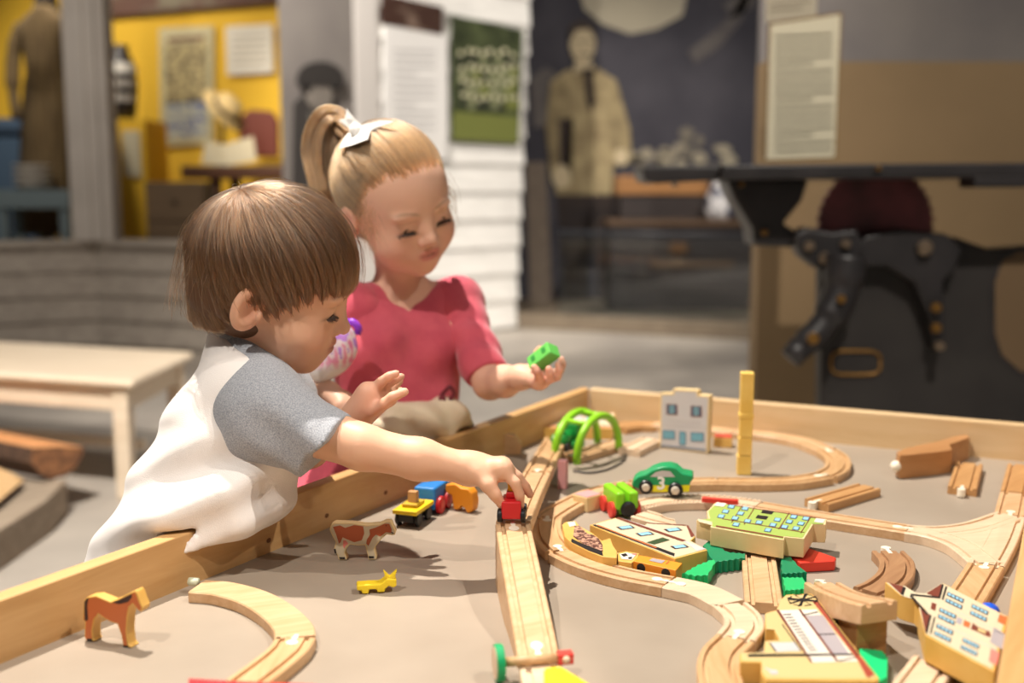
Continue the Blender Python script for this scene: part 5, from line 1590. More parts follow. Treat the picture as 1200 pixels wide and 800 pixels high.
def face_colors(V, c, H, s, base, lip, blush, brow, lid=0.0):
    P = (V - np.asarray(c)) @ np.asarray(H) / s
    col = np.tile(np.array(base), (len(V), 1))
    def mixin(m, cc):
        nonlocal col
        col = col * (1 - m[:, None]) + np.array(cc) * m[:, None]
    near = (np.linalg.norm(P, axis=1) < .14)
    g = lambda p, r: np.exp(-(((P - np.array(p)) / np.array(r)) ** 2).sum(1)) * near
    for x in (-1, 1):
        mixin(.45 * g((x * .038, .062, -.034), (.02, .03, .018)), blush)
        mixin(.6 * g((x * .078, -.010, -.010), (.010, .018, .026)), np.array(blush) * .85)
    mixin(.25 * g((0, .092, -.027), (.012, .01, .01)), blush)
    lipm = np.clip(1.6 * np.exp(-((P[:, 0] / .0165) ** 4 + ((P[:, 2] + .0508) / .0078) ** 4)) * (P[:, 1] > .072) * near, 0, 1)
    mixin(lipm * .7, lip)
    crease = np.exp(-((P[:, 0] / .017) ** 6 + ((P[:, 2] + .0508) / .0013) ** 2)) * (P[:, 1] > .07) * near
    mixin(crease * .6, np.array(lip) * .35)
    for x in (-1, 1):
        t = (P[:, 0] * x - .029) / .017
        bz = .0215 - .0035 * t * t + .0022 * t
        m = np.exp(-(t ** 6)) * np.exp(-(((P[:, 2] - bz) / .0023) ** 2)) * (P[:, 1] > .05) * near
        mixin(m * .6, brow)
        lidm = np.exp(-(((P[:, 0] * x - .030) / .0145) ** 4)) * np.exp(-(((P[:, 2] + .0062 + lid + .18 * (P[:, 0] * x - .030) ** 2 / .0125) / .0024) ** 2)) * (P[:, 1] > .06) * near
        mixin(lidm * .85, np.array(brow) * .4)
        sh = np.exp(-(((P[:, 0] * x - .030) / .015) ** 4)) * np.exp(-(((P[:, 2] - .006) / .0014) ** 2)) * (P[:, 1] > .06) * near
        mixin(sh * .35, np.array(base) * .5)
    return col


def strands(name, S, r_root, r_tip, m, parent):
    """S: (n, k, 3) world points -> a hair curves object"""
    n, k, _ = S.shape
    hc = bpy.data.hair_curves.new(name)
    hc.add_curves([k] * n)
    base = WORLD_LOC[parent.name]
    hc.position_data.foreach_set('vector', (S - base).astype(np.float32).ravel())
    t = np.linspace(0, 1, k)
    rad = np.tile(r_root + (r_tip - r_root) * t ** 2, n).astype(np.float32)
    at = hc.attributes.get('radius') or hc.attributes.new('radius', 'FLOAT', 'POINT')
    at.data.foreach_set('value', rad)
    hc.materials.append(m)
    o = bpy.data.objects.new(name, hc)
    COL.objects.link(o)
    o.parent = parent
    WORLD_LOC[o.name] = base
    o['kind'] = 'stuff'
    return o


def hair_mat(name, c1, c2, c3):
    m = bpy.data.materials.new(name); m.use_nodes = True
    nt = m.node_tree; b = nt.nodes['Principled BSDF']
    hi = nt.nodes.new('ShaderNodeHairInfo')
    r = nt.nodes.new('ShaderNodeValToRGB')
    r.color_ramp.elements[0].color = c1; r.color_ramp.elements[1].color = c3
    e = r.color_ramp.elements.new(.55); e.color = c2
    nt.links.new(hi.outputs['Random'], r.inputs['Fac'])
    nt.links.new(r.outputs['Color'], b.inputs['Base Color'])
    hb_ = nt.nodes.new('ShaderNodeBsdfHairPrincipled')
    hb_.parametrization = 'COLOR'
    nt.links.new(r.outputs['Color'], hb_.inputs['Color'])
    hb_.inputs['Roughness'].default_value = .32
    hb_.inputs['Radial Roughness'].default_value = .5
    nt.links.new(hb_.outputs[0], nt.nodes['Material Output'].inputs['Surface'])
    nt.nodes.remove(b)
    return m


def skin_mat(name):
    m = mat(name, (0.7, 0.45, 0.34, 1), 0.48, attr='Col', spec=0.35, sss=0.12)
    return m


def lashes(c, H, s, x, parent, m, down=0.35, length=.0085, lid=0.0):
    S = []
    for i in range(44):
        t = -1 + 2 * i / 43
        p = np.array([x * .030 + t * .0140, .0776 - .0046 * t * t, -.0056 - lid - .0016 * t * t])
        d = np.array([t * .35, 1.0 - .3 * abs(t), -down + RNG.uniform(-.08, .08)])
        d /= np.linalg.norm(d)
        L = length * RNG.uniform(.75, 1.05)
        pts = [p + d * L * q + np.array([0, 0, .0028]) * q * q for q in np.linspace(0, 1, 5)]
        S.append([np.asarray(c) + np.asarray(H) @ (q * s) for q in pts])
    return strands('eyelashes', np.array(S), .00034, .00012, m, parent)


def eyes(c, H, s, parent):
    for x in (-1, 1):
        cc = np.asarray(c) + np.asarray(H) @ (np.array([x * .030, .0632, -.002]) * s)
        e = MB().ball(cc, .0136 * s, n=20, m=14).build('eye', paint(226, 216, 206, .15), parent, smooth=True)
        g = np.asarray(H) @ np.array([0.0, .86, -.5])
        MB().lathe(cc + g * .0124 * s, g, [(0, .0072 * s), (.0012 * s, .0058 * s), (.0019 * s, .002 * s)], n=20).build('iris', paint(52, 32, 22, .12), e, smooth=True)


D = at_depth
nRail = outw(nearL, B)


def off_rail(f, gap, drop=.015):
    """keep a body clear of the left rail and let cloth hang a little over its inner edge"""
    def fn(X, Y, Z):
        d = (X - A[0]) * nRail[0] + (Y - A[1]) * nRail[1]
        return np.minimum(np.maximum(Z - (RZ + gap), np.abs(d - .0105) - .0105 - gap), np.maximum(Z - (RZ - drop), d - .01))
    f.sub_fn(fn)


# ------------------------------------------------------------------ the boy
def head_rot(yaw, pitch, roll):
    """columns: the head's right, forward and up; yaw 0 looks along +x, positive turns towards +y; pitch looks down; roll drops the right ear"""
    y, p, r = map(math.radians, (yaw, pitch, roll))
    f0 = np.array([math.cos(y) * math.cos(p), math.sin(y) * math.cos(p), -math.sin(p)])
    r0 = np.array([math.sin(y), -math.cos(y), 0.0])
    u0 = np.cross(r0, f0)
    return np.stack([r0 * math.cos(r) - u0 * math.sin(r), f0, u0 * math.cos(r) + r0 * math.sin(r)], 1)


HB = head_rot(2, 17, 9)
cB = at_depth(323, 336, 1.305); sB = 0.98
latB = np.array([.15, -.98, 0.0]); latB /= np.linalg.norm(latB)
P0, P1, P2, P3 = D(203, 688, 1.315), D(224, 602, 1.315), D(270, 508, 1.325), D(290, 446, 1.34)
SR, ER, MR, WR = D(322, 486, 1.24), D(425, 524, 1.205), D(492, 538, 1.20), D(552, 549, 1.205)
SL, EL, ML, WL = D(318, 470, 1.42), D(362, 525, 1.37), D(392, 510, 1.31), D(418, 487, 1.275)
nbB = D(288, 416, 1.335)
ncol = nbB + HB @ np.array([0, -.004, .020])          # where the neck of the shirt sits
skinB = skin_mat('skin_boy')


def boy_torso(f, e, k=.03):
    for sg in (-1, 1):
        o = latB * .036 * sg
        f.chain([P0 + o, P1 + o, P2 + o, P3 + o * .9], [.078 + e, .068 + e, .064 + e, .040 + e], k, k)
    f.cone(P3 + latB * .05, P3 - latB * .05, .038 + e, .038 + e, k)


f = Field((-.62, .93, .02), (.08, 1.56, 1.0), .0023)
W = head(f, cB, HB, sB, .42)
boy_torso(f, -.004)
f.cone(cB + HB @ (np.array([0, -.022, -.05]) * sB), nbB, .035, .034, .02)
f.cone(nbB, P3, .034, .036, .02)
# right arm and hand
f.chain([SR, ER, MR, WR], [.036, .0235, .0215, .0158], .03, .012)
f.cone(P3 + latB * .05, SR, .04, .036, .03)
palm = [D(560, 550, 1.203), D(588, 550, 1.192), D(588, 547, 1.22)]
f.cone(WR, palm[1], .0155, .0115, .012); f.cone(WR, palm[2], .0150, .0105, .012); f.cone(palm[1], palm[2], .0115, .0105, .008)
fr_ = .0054
for pts in ([(590, 551, 1.190), (604, 566, 1.184), (609, 580, 1.187), (610, 592, 1.192)], [(593, 547, 1.201), (606, 558, 1.198), (615, 569, 1.202), (621, 579, 1.206)],
            [(590, 546, 1.212), (602, 556, 1.216), (609, 566, 1.22), (613, 576, 1.222)], [(585, 547, 1.222), (594, 556, 1.230), (600, 565, 1.233), (603, 573, 1.233)]):
    q = [D(*p) for p in pts]
    f.chain(q, [fr_ * 1.18, fr_ * 1.08, fr_ * .98, fr_ * .85], .004, .002)
q = [D(562, 556, 1.192), D(572, 568, 1.184), D(580, 579, 1.183), D(588, 591, 1.188)]
f.chain(q, [.0105, .0085, .0066, .0052], .008, .003)
# left arm and raised hand
f.chain([SL, EL, ML, WL], [.035, .023, .019, .0148], .03, .012)
f.cone(P3 - latB * .05, SL, .04, .035, .03)
kn_ = [D(431, 459, 1.262), D(440, 455, 1.268), D(449, 458, 1.276), D(455, 465, 1.283)]
f.cone(WL, kn_[0], .0148, .0105, .01); f.cone(WL, kn_[3], .0145, .0105, .01); f.cone(kn_[0], kn_[3], .0108, .0102, .006)
f.ell(D(430, 474, 1.268), .017, None, .012)
for pts, sc in (([(436, 457, 1.263), (447, 447, 1.258), (456, 441, 1.255), (464, 437.5, 1.254)], 1), ([(444, 458, 1.270), (454, 450, 1.270), (462, 445, 1.270), (470, 441, 1.271)], 1),
                ([(451, 462, 1.280), (459, 455, 1.286), (464, 450, 1.290), (469, 446, 1.293)], .95), ([(454, 468, 1.288), (461, 464, 1.298), (466, 460, 1.303), (470, 457, 1.306)], .85),
                ([(436, 482, 1.258), (450, 473, 1.25), (460, 465, 1.247), (474, 459, 1.246)], 1.12)):
    q = [D(*p) for p in pts]
    f.chain(q, [fr_ * 1.15 * sc, fr_ * 1.08 * sc, fr_ * sc, fr_ * .85 * sc], .004, .002)
# legs
hipB = P0 + np.array([0, 0, -.02])
floorB = np.array([hipB[0] - .02, hipB[1] + .01, 0])
for sg in (-1, 1):
    h_ = hipB + latB * .045 * sg
    kn2 = np.array([h_[0] + .015, h_[1], .25]); an = floorB + latB * .05 * sg + [0, 0, .055]
    f.chain([h_, kn2, an], [.06, .038, .026], .03, .02)
off_rail(f, .005, .004)
V, Q = f.mesh(); V = relax(V, Q, 1, .4)
base_b = np.array([.73, .43, .285]); lip_b = [.56, .20, .16]; bl_b = [.74, .33, .22]
colB = face_colors(V, cB, HB, sB, base_b, lip_b, bl_b, [.10, .06, .04])
for p_, r_ in ((D(610, 590, 1.19), .012), (D(620, 577, 1.205), .012), (D(588, 590, 1.19), .012), (D(466, 440, 1.26), .02), (D(432, 470, 1.26), .03)):
    m_ = np.exp(-(np.linalg.norm(V - p_, axis=1) / r_) ** 2)[:, None] * .5
    colB = colB * (1 - m_) + np.array([.74, .34, .25]) * m_
boy = mesh_from_arrays('person', V, Q, skinB, base=(floorB[0], floorB[1], 0), colors=colB)
tag(boy, 'child in white shirt with grey sleeves leaning over the rail to the red engine', 'person', 'children at the play table')
eyes(cB, HB, sB, boy)
lash_m = hair_mat('lash', srgb(10, 7, 6), srgb(10, 7, 6), srgb(14, 9, 7))
for x in (-1, 1): lashes(cB, HB, sB, x, boy, lash_m, .55, .0095)


def cloth(name, f, m, parent, fold=None, it=1, smoothing=.4):
    if fold is not None: f.displace(fold)
    V, Q = f.mesh(); V = relax(V, Q, it, smoothing)
    return mesh_from_arrays(name, V, Q, m, parent)


axB = (P2 - P0) / np.linalg.norm(P2 - P0)
fB = np.cross(latB, axB); fB /= np.linalg.norm(fB)      # across the torso
white_m = mat('shirt_white', srgb(236, 230, 226), .85, bump=.25, bscale=900, sheen=.2, spec=.15)
grey_m = mat('sleeve_grey', srgb(134, 138, 146), .9, srgb(182, 184, 190), 700, bump=.3, bscale=900, sheen=.2, spec=.15, detail=2, contrast=(.3, .7))
f = Field((-.64, 1.0, .30), (-.12, 1.6, .86), .0035)
boy_torso(f, .007)
f.cone(P3 + latB * .05, SR, .044, .042, .03); f.cone(P3 - latB * .05, SL, .044, .042, .03)
f.cone(P3, ncol, .046, .0435, .02)
f.cone(P0, P0 - axB * .10, .076, .074, .05)
f.cone(P0 + latB * .04, P0 + latB * .04 - axB * .10, .076, .074, .05)
f.cone(P0 - latB * .04, P0 - latB * .04 - axB * .10, .076, .074, .05)
f.cone(D(300, 555, 1.27), D(318, 556, 1.27), .03, .026, .05)          # belly fabric resting on the rail
f.cone(D(196, 628, 1.228), D(300, 578, 1.26), .026, .026, .04)
f.cone(D(192, 612, 1.195), D(262, 588, 1.21), .025, .026, .03)
f.cone(D(205, 634, 1.222), D(268, 606, 1.222), .026, .024, .03)
f.cone(D(150, 654, 1.245), D(215, 626, 1.24), .03, .03, .04)
hemB = P0 - axB * .075
f.cut(hemB, -axB)
off_rail(f, .0015)
f.cone(ncol, ncol + HB @ np.array([0, .004, .07]), .0375, .044, .003, 'sub')
def collar_trim(X, Y, Z):
    q = ncol + HB[:, 2] * .008
    up = (X - q[0]) * HB[0, 2] + (Y - q[1]) * HB[1, 2] + (Z - q[2]) * HB[2, 2]
    return np.maximum(-up, np.sqrt((X - q[0]) ** 2 + (Y - q[1]) ** 2 + (Z - q[2]) ** 2) - .085)


f.sub_fn(collar_trim)


def foldB(P):
    t = (P - P0) @ axB; u = (P - P0) @ latB; v = (P - P0) @ fB
    wq = np.sin((t * .9 + v * .8) * 95 + 1.4 * wave(P, 3, 22)) * np.exp(-((t - .12) / .11) ** 2)
    w2 = np.sin((t * .35 - v * .9 + .3 * u) * 80 + 1.6 * wave(P, 4, 18)) * np.exp(-((t - .02) / .08) ** 2)
    return .0042 * wq + .0046 * w2 + .0026 * wave(P, 5, 45)


cloth('shirt', f, white_m, boy, foldB, 2)


def sleeve(S_, C_, nb, P_, sg, r0, r1, nc=None):
    """raglan sleeve from the neck over the shoulder S_ to the cuff at C_"""
    f = Field(np.minimum(np.minimum(S_, C_), P_) - .1, np.maximum(np.maximum(S_, C_), P_) + .1, .003)
    d = (C_ - S_) / np.linalg.norm(C_ - S_)
    f.cone(S_, C_ + d * .05, r0, r1, .02)
    f.cone(P_ + latB * .045 * sg, S_, .0465, r0, .03)
    f.cone(P_ + latB * .012 * sg + (nb - P_) * .35, S_, .036, r0, .03)
    f.cone(ncol + latB * .018 * sg - HB[:, 2] * .006, S_, .0295, r0, .02)
    f.ell(S_ + (P2 - S_) * .28, (.053, .050, .053), None, .03)
    f.cut(C_, d if nc is None else nc)
    off_rail(f, .002)
    f.cut(P_ + latB * .010 * sg, -latB * sg)
    f.cone(ncol, ncol + HB @ np.array([0, .004, .07]), .0375, .044, .003, 'sub')
    def fold(P):
        t = (P - S_) @ d
        return .0032 * np.sin((t * .55 + 1.0 * (P[:, 2] - S_[2])) * 125 + 1.9 * wave(P, 8, 22)) * np.clip((t + .02) / .05, 0, 1) + .0022 * wave(P, 9, 60)
    return f, fold


f, fo = sleeve(D(316, 490, 1.245), D(382, 521, 1.215), nbB, P3, 1, .041, .0425, np.array([.74, -.12, -.62]))
cloth('sleeve', f, grey_m, boy, fo, 1)
f, fo = sleeve(SL, SL + (EL - SL) * .8, nbB, P3, -1, .043, .040)
cloth('sleeve', f, grey_m, boy, fo, 1)
# neck band
nb_c = ncol + HB @ np.array([0, .001, .004])
MB().tube([nb_c + HB[:, 0] * .0405 * math.cos(a) + HB[:, 1] * .0405 * math.sin(a) + HB[:, 2] * .004 * math.cos(a) ** 2 for a in np.linspace(0, 2 * math.pi, 49)], .0052, n=10, caps=False, flat=1.5).build('collar', grey_m, boy, smooth=True)
# trousers and shoes
denim = mat('denim', srgb(62, 74, 98), .9, srgb(78, 92, 118), 300, bump=.3, bscale=700)
f = Field((-.66, 1.05, .03), (-.28, 1.5, .5), .004)
for sg in (-1, 1):
    h_ = hipB + latB * .045 * sg
    f.chain([h_ + axB * .01, np.array([h_[0] + .015, h_[1], .25]), floorB + latB * .05 * sg + [0, 0, .07]], [.078, .054, .046], .03, .02)
f.cut(np.array([0, 0, .065]), (0, 0, -1))
f.cut(hipB + axB * .05, axB)
off_rail(f, .004)
cloth('trousers', f, denim, boy, lambda P: .003 * wave(P, 12, 50), 1)
shoe_m = paint(80, 84, 92, .6)
for sg in (-1, 1):
    f = Field(floorB + latB * .05 * sg + [-.12, -.1, 0], floorB + latB * .05 * sg + [.16, .1, .12], .003)
    a = floorB + latB * .05 * sg
    f.cone(a + [-.02, 0, .036], a + [.075, .02, .03], .032, .030, 0); f.cone(a + [-.005, 0, .04], a + [0, 0, .075], .034, .034, .02)
    f.cut(np.array([0, 0, .0012]), (0, 0, -1)); f.cut(np.array([0, 0, .085]), (0, 0, 1))
    cloth('shoe', f, shoe_m, boy)

# hair of the boy: a bowl cut falling from the whorl
hmB = hair_mat('hair_boy', srgb(64, 44, 30), srgb(89, 63, 43), srgb(120, 89, 61))
capB = mat('hair_boy_under', srgb(92, 64, 44), .6)


def smooth_interp(x, xs, ys):
    return np.interp(x, xs, ys)


def bowl(cc, rad, whorl, n, cut_az, cut_z, seed, k=16, lift=(.004, .013), clump=.55, nclump=420, messy=.0015, inward=.10):
    g = np.random.default_rng(seed)
    w = np.array(whorl, float); w /= np.linalg.norm(w)
    e1 = np.cross(w, [1, 0, 0]); e1 /= np.linalg.norm(e1); e2 = np.cross(w, e1)
    def pos(th, ph, off):
        d = np.cos(th)[..., None] * w + np.sin(th)[..., None] * (np.cos(ph)[..., None] * e1 + np.sin(ph)[..., None] * e2)
        r = np.array(rad) + off[..., None]
        p = d * r
        low = p[..., 2] < 0
        xy = np.linalg.norm(p[..., :2] / r[..., :2], axis=-1) + 1e-9
        sc_ = np.where(low, 1 / xy * (1 - inward * np.clip(-p[..., 2] / .1, 0, 1)), 1)
        p[..., 0] *= sc_; p[..., 1] *= sc_
        return p
    tt = np.linspace(.02, 2.9, 200)
    PH = np.linspace(0, 2 * math.pi, 361)
    th_end = np.zeros(361)
    for i, ph in enumerate(PH):
        P = pos(tt, np.full(200, ph), np.full(200, .006)) + cc
        az = np.abs(np.degrees(np.arctan2(P[:, 0], P[:, 1])))
        cz = np.interp(az, cut_az, cut_z)
        below = np.where((P[:, 2] < cz) & (tt > .5))[0]
        th_end[i] = tt[below[0]] if len(below) else tt[-1]
    ph = g.uniform(0, 2 * math.pi, n)
    te_ = np.interp(ph, PH, th_end)
    t0 = g.uniform(0, 1, n) ** .6 * np.minimum(te_ - .25, 1.55)
    cph = g.uniform(0, 2 * math.pi, nclump)
    ci = np.abs(((ph[:, None] - cph[None] + math.pi) % (2 * math.pi)) - math.pi).argmin(1)
    dphi = ((cph[ci] - ph + math.pi) % (2 * math.pi)) - math.pi
    t1 = te_ + g.normal(0, .035, n) + .05 * np.sin(cph[ci] * 40)
    swirl = g.normal(.12, .05, n)
    s = np.linspace(0, 1, k)
    TH = t0[:, None] + (t1 - t0)[:, None] * s
    PHs = ph[:, None] + clump * dphi[:, None] * s ** 1.3 + swirl[:, None] * (1 - s) * .6 + .03 * np.sin(s[None] * 5 + cph[ci][:, None] * 30)
    lay = g.uniform(0, 1, n)
    off = lift[0] + (lift[1] - lift[0]) * (np.sin(np.clip(s, 0, 1) * math.pi * .75)[None] * .5 + .5 * lay[:, None]) * np.minimum(1, s * 4 + .25)[None]
    off = off + messy * g.normal(0, 1, n)[:, None] * s ** 2 + .0025 * np.sin(cph[ci] * 91)[:, None] * s
    return pos(TH, PHs, off) + cc


cut_az = [0, 25, 45, 62, 74, 84, 92, 108, 125, 150, 180]
cut_z = [.024, .022, .018, .008, -.006, -.018, -.002, -.008, -.046, -.056, -.060]
ccB = np.array([0, -.014, .030])
hs_ = bowl(ccB, (.0755, .0925, .086), (.12, -.55, .83), 34000, cut_az, cut_z, 5, lift=(.003, .0115), nclump=1100, inward=.30, clump=.5)
Sw = cB + (hs_ * sB) @ HB.T
# cap under the strands
f = Field(cB - .14, cB + .14, .003)
f.ell(cB + HB @ (ccB * sB), np.array([.0768, .0938, .0868]) * sB, HB)
f.ell(cB + HB @ (np.array([0, -.035, -.015]) * sB), np.array([.070, .068, .06]) * sB, HB, .02)
fc_ = cB + HB @ (np.array([0, .095, -.035]) * sB)
f.ell(fc_, np.array([.095, .062, .068]) * sB, HB, .0, 'sub')
for x in (-1, 1):
    f.ell(cB + HB @ (np.array([x * .085, .004, -.030]) * sB), np.array([.03, .034, .038]) * sB, HB, 0, 'sub')
f.cut(cB + HB @ (np.array([0, 0, -.060]) * sB), -HB[:, 2])
hairB = cloth('hair', f, capB, boy)
strands('hair_strands', Sw, .00027, .00013, hmB, hairB)
# stray hairs
fl = bowl(ccB, (.0755, .0925, .086), (.12, -.52, .85), 260, cut_az, [z + .01 for z in cut_z], 9, lift=(.006, .018), clump=0, messy=.005)
strands('stray_hair', cB + (fl * sB) @ HB.T, .00022, .0001, hmB, hairB)

# ------------------------------------------------------------------ the girl
HG = np.array([[-0.8017, 0.5893, -0.0533], [-0.5296, -0.7415, -0.3981], [-0.2769, -0.288, 0.9158]])
u_, _s, v_ = np.linalg.svd(HG); HG = u_ @ v_
cG = np.array([-0.1716, 1.6659, 0.8969]); sG = 1.0
Gn = D(470, 345, 1.735); Gc = D(469, 405, 1.72); Gw = D(463, 478, 1.72); Gp = D(470, 548, 1.73)
latG = np.array([.86, .5, 0.0]); latG /= np.linalg.norm(latG)      # towards her left
GSL, GEL, GWL = D(536, 356, 1.755), D(574, 448, 1.67), D(610, 442, 1.595)
GSR, GER, GWR = D(414, 364, 1.69), D(338, 428, 1.62), D(386, 462, 1.555)
skinG = skin_mat('skin_girl')


def girl_torso(f, e, k=.03):
    for sg in (-1, 1):
        o = latG * .034 * sg
        f.chain([Gp + o * 1.1, Gw + o, Gc + o * 1.15, Gn + o * .9 + [0, 0, -.03]], [.072 + e, .053 + e, .055 + e, .038 + e], k, k)


f = Field((-.44, 1.42, .02), (.14, 1.90, 1.04), .0023)
head(f, cG, HG, sG, .22, .0035)
girl_torso(f, -.004)
f.cone(cG + HG @ (np.array([0, -.022, -.05]) * sG), Gn, .034, .034, .02)
f.cone(Gn, Gc, .034, .045, .03)
for S_ in (GSL, GSR): f.cone(Gn + [0, 0, -.02], S_, .034, .032, .03)
f.chain([GSL, GEL, (GEL + GWL) / 2 + [0, 0, -.002], GWL], [.032, .0245, .0225, .0160], .03, .012)
f.chain([GSR, GER, (GER + GWR) / 2, GWR], [.032, .024, .021, .0150], .03, .012)
# left hand cupped, palm up
f.cone(GWL, D(632, 446, 1.555), .0160, .0115, .01); f.cone(GWL, D(636, 436, 1.585), .0155, .0110, .01); f.cone(D(632, 446, 1.555), D(638, 437, 1.59), .0125, .011, .008)
for pts in ([(628, 449, 1.552), (632, 441, 1.537), (629, 435, 1.530), (626, 430, 1.530)], [(636, 449, 1.556), (645, 444, 1.543), (645, 437, 1.536), (643, 432, 1.535)],
            [(640, 446, 1.566), (653, 441, 1.556), (656, 433, 1.551), (654, 427, 1.55)], [(643, 441, 1.58), (656, 434, 1.575), (659, 427, 1.572), (658, 421, 1.572)],
            [(624, 432, 1.595), (628, 420, 1.592), (630, 412, 1.588), (633, 408, 1.584)]):
    f.chain([D(*p) for p in pts], [fr_ * 1.25, fr_ * 1.15, fr_ * 1.05, fr_ * .92], .004, .002)
# right hand lying forward
f.cone(GWR, D(402, 470, 1.535), .015, .011, .01); f.cone(GWR, D(399, 476, 1.525), .0145, .0105, .01)
for pts in ([(404, 468, 1.535), (412, 472, 1.53), (416, 478, 1.528)], [(403, 472, 1.53), (410, 478, 1.524), (413, 484, 1.522)], [(400, 475, 1.525), (405, 481, 1.52), (407, 487, 1.519)], [(396, 477, 1.522), (399, 483, 1.518), (401, 488, 1.517)], [(394, 462, 1.548), (404, 462, 1.55), (411, 465, 1.55)]):
    f.chain([D(*p) for p in pts], [fr_ * 1.15, fr_ * 1.05, fr_ * .9], .004, .002)
floorG = np.array([Gp[0] - .02, Gp[1] + .02, 0])
for sg in (-1, 1):
    h_ = Gp + latG * .045 * sg + [0, 0, -.03]
    f.chain([h_, np.array([h_[0], h_[1] - .005, .26]), floorG + latG * .05 * sg + [0, 0, .055]], [.056, .036, .026], .03, .02)
off_rail(f, .006, .004)
V, Q = f.mesh(); V = relax(V, Q, 1, .4)
colG = face_colors(V, cG, HG, sG, [.76, .455, .325], [.60, .16, .15], [.76, .33, .25], [.26, .16, .10], .0035)
for p_, r_ in ((D(645, 436, 1.54), .03), (D(628, 434, 1.53), .014)):
    m_ = np.exp(-(np.linalg.norm(V - p_, axis=1) / r_) ** 2)[:, None] * .45
    colG = colG * (1 - m_) + np.array([.78, .30, .23]) * m_
girl = mesh_from_arrays('person', V, Q, skinG, base=(floorG[0], floorG[1], 0), colors=colG)
tag(girl, 'child in pink top with blond ponytail and white bow, holding a green block', 'person', 'children at the play table')
eyes(cG, HG, sG, girl)
for x in (-1, 1): lashes(cG, HG, sG, x, girl, lash_m, .7, .010, .0035)

pink_m = mat('top_pink', srgb(196, 80, 98), .8, srgb(208, 92, 108), 30, bump=.2, bscale=700, sheen=.3, spec=.2)
axG = (Gn - Gp) / np.linalg.norm(Gn - Gp)
frG = np.cross(latG, axG); frG = frG if frG[1] < 0 else -frG
f = Field((-.46, 1.44, .25), (.10, 1.92, .86), .0033)
girl_torso(f, .006)
for S_ in (GSL, GSR): f.cone(Gn + [0, 0, -.028] + (S_ - Gn) * .2, S_, .036, .040, .03)
f.chain([Gw, Gp + [-.01, .01, 0], np.array([Gp[0] - .03, Gp[1] + .035, .32])], [.07, .095, .125], .03, .03)
f.cone(D(448, 505, 1.74), D(372, 612, 1.70), .055, .08, .05)
f.cut(np.array([0, 0, .30]), (0, 0, -1))
off_rail(f, .002)
# the V neckline
vt = D(489, 369, 1.66)
def vneck(X, Y, Z):
    px_, py_, pz_ = X - vt[0], Y - vt[1], Z - vt[2]
    t = px_ * axG[0] + py_ * axG[1] + pz_ * axG[2]
    uu = px_ * latG[0] + py_ * latG[1]
    fr = (X - Gn[0]) * frG[0] + (Y - Gn[1]) * frG[1] + (Z - Gn[2]) * frG[2]
    return np.maximum(np.abs(uu - .10 * t) * .88 - t * .46, -fr - .01)
f.sub_fn(vneck)
f.ell(Gn + [0, 0, .03], (.047, .047, .05), None, .004, 'sub')


def foldG(P):
    t = (P - Gp) @ axG; u = (P - Gp) @ latG
    sk = np.clip((.02 - t) / .1, 0, 1)
    return .0035 * sk * np.sin(np.arctan2(P[:, 1] - Gp[1], P[:, 0] - Gp[0]) * 16) + .0022 * np.sin((t * .9 - u * .6) * 85 + 1.6 * wave(P, 21, 25)) * (1 - sk) + .0018 * wave(P, 22, 55)


cloth('top', f, pink_m, girl, foldG, 2)
for S_, E_, ct in ((GSL, GEL, .93), (GSR, GER, .85)):
    f = Field(np.minimum(S_, E_) - .09, np.maximum(S_, E_) + .09, .003)
    d = (E_ - S_) / np.linalg.norm(E_ - S_)
    f.cone(S_, E_ + d * .03, .038, .0325, 0)
    f.ell(S_ + [0, 0, .002], (.040, .040, .040), None, .02)
    f.cone(S_ + (Gc - S_) * .15, S_ + (Gc - S_) * .45, .040, .036, .02)
    f.cut(S_ + (E_ - S_) * ct, d)
    def fo(P, S_=S_, d=d):
        t = (P - S_) @ d
        q = (P - S_) @ np.cross(d, frG)
        return .0022 * np.sin(t * 125 + q * 70 + 2.6 * wave(P, 31, 45)) * np.clip(t / .06, 0, 1) + .0018 * wave(P, 32, 60)
    cloth('sleeve', f, pink_m, girl, fo, 1)
tan_m = mat('tan_cloth', srgb(214, 198, 170), .85, srgb(226, 210, 184), 20, bump=.2, bscale=500)
f = Field(D(480, 500, 1.68) - .14, D(480, 500, 1.68) + .16, .003)
pts = [D(430, 520, 1.665), D(462, 500, 1.645), D(496, 492, 1.648), D(525, 490, 1.68), D(538, 500, 1.74)]
f.chain(pts, [.024, .030, .030, .028, .022], 0, .01)
f.chain([p + [0, 0, -.05] + frG * -.005 for p in pts], [.024, .032, .032, .030, .024], .02, .02)
f.chain([p + [0, 0, -.10] + frG * -.005 for p in pts], [.024, .034, .034, .030, .024], .03, .03)
off_rail(f, .0015)
cloth('waist_cloth', f, tan_m, girl, lambda P: .0045 * np.sin((P - Gw) @ (axG * .8 + latG * .6) * 130 + 1.5 * wave(P, 41, 30)), 1)
bow_m = paint(112, 40, 50, .6)
kb = D(518, 462, 1.66)
for q in ([(0, 0, 0), (.012, -.004, .012), (.018, 0, 0), (.006, .0, -.012), (.0, 0, 0)], [(0, 0, 0), (.006, -.003, -.016), (.010, 0, -.034)], [(0, 0, 0), (-.004, -.003, -.018), (.002, 0, -.036)]):
    MB().tube(spline([kb + np.array(p) for p in q], 6), .0032, n=8).build('ribbon_tie', bow_m, girl, smooth=True)
shoe2 = paint(150, 90, 96, .6)
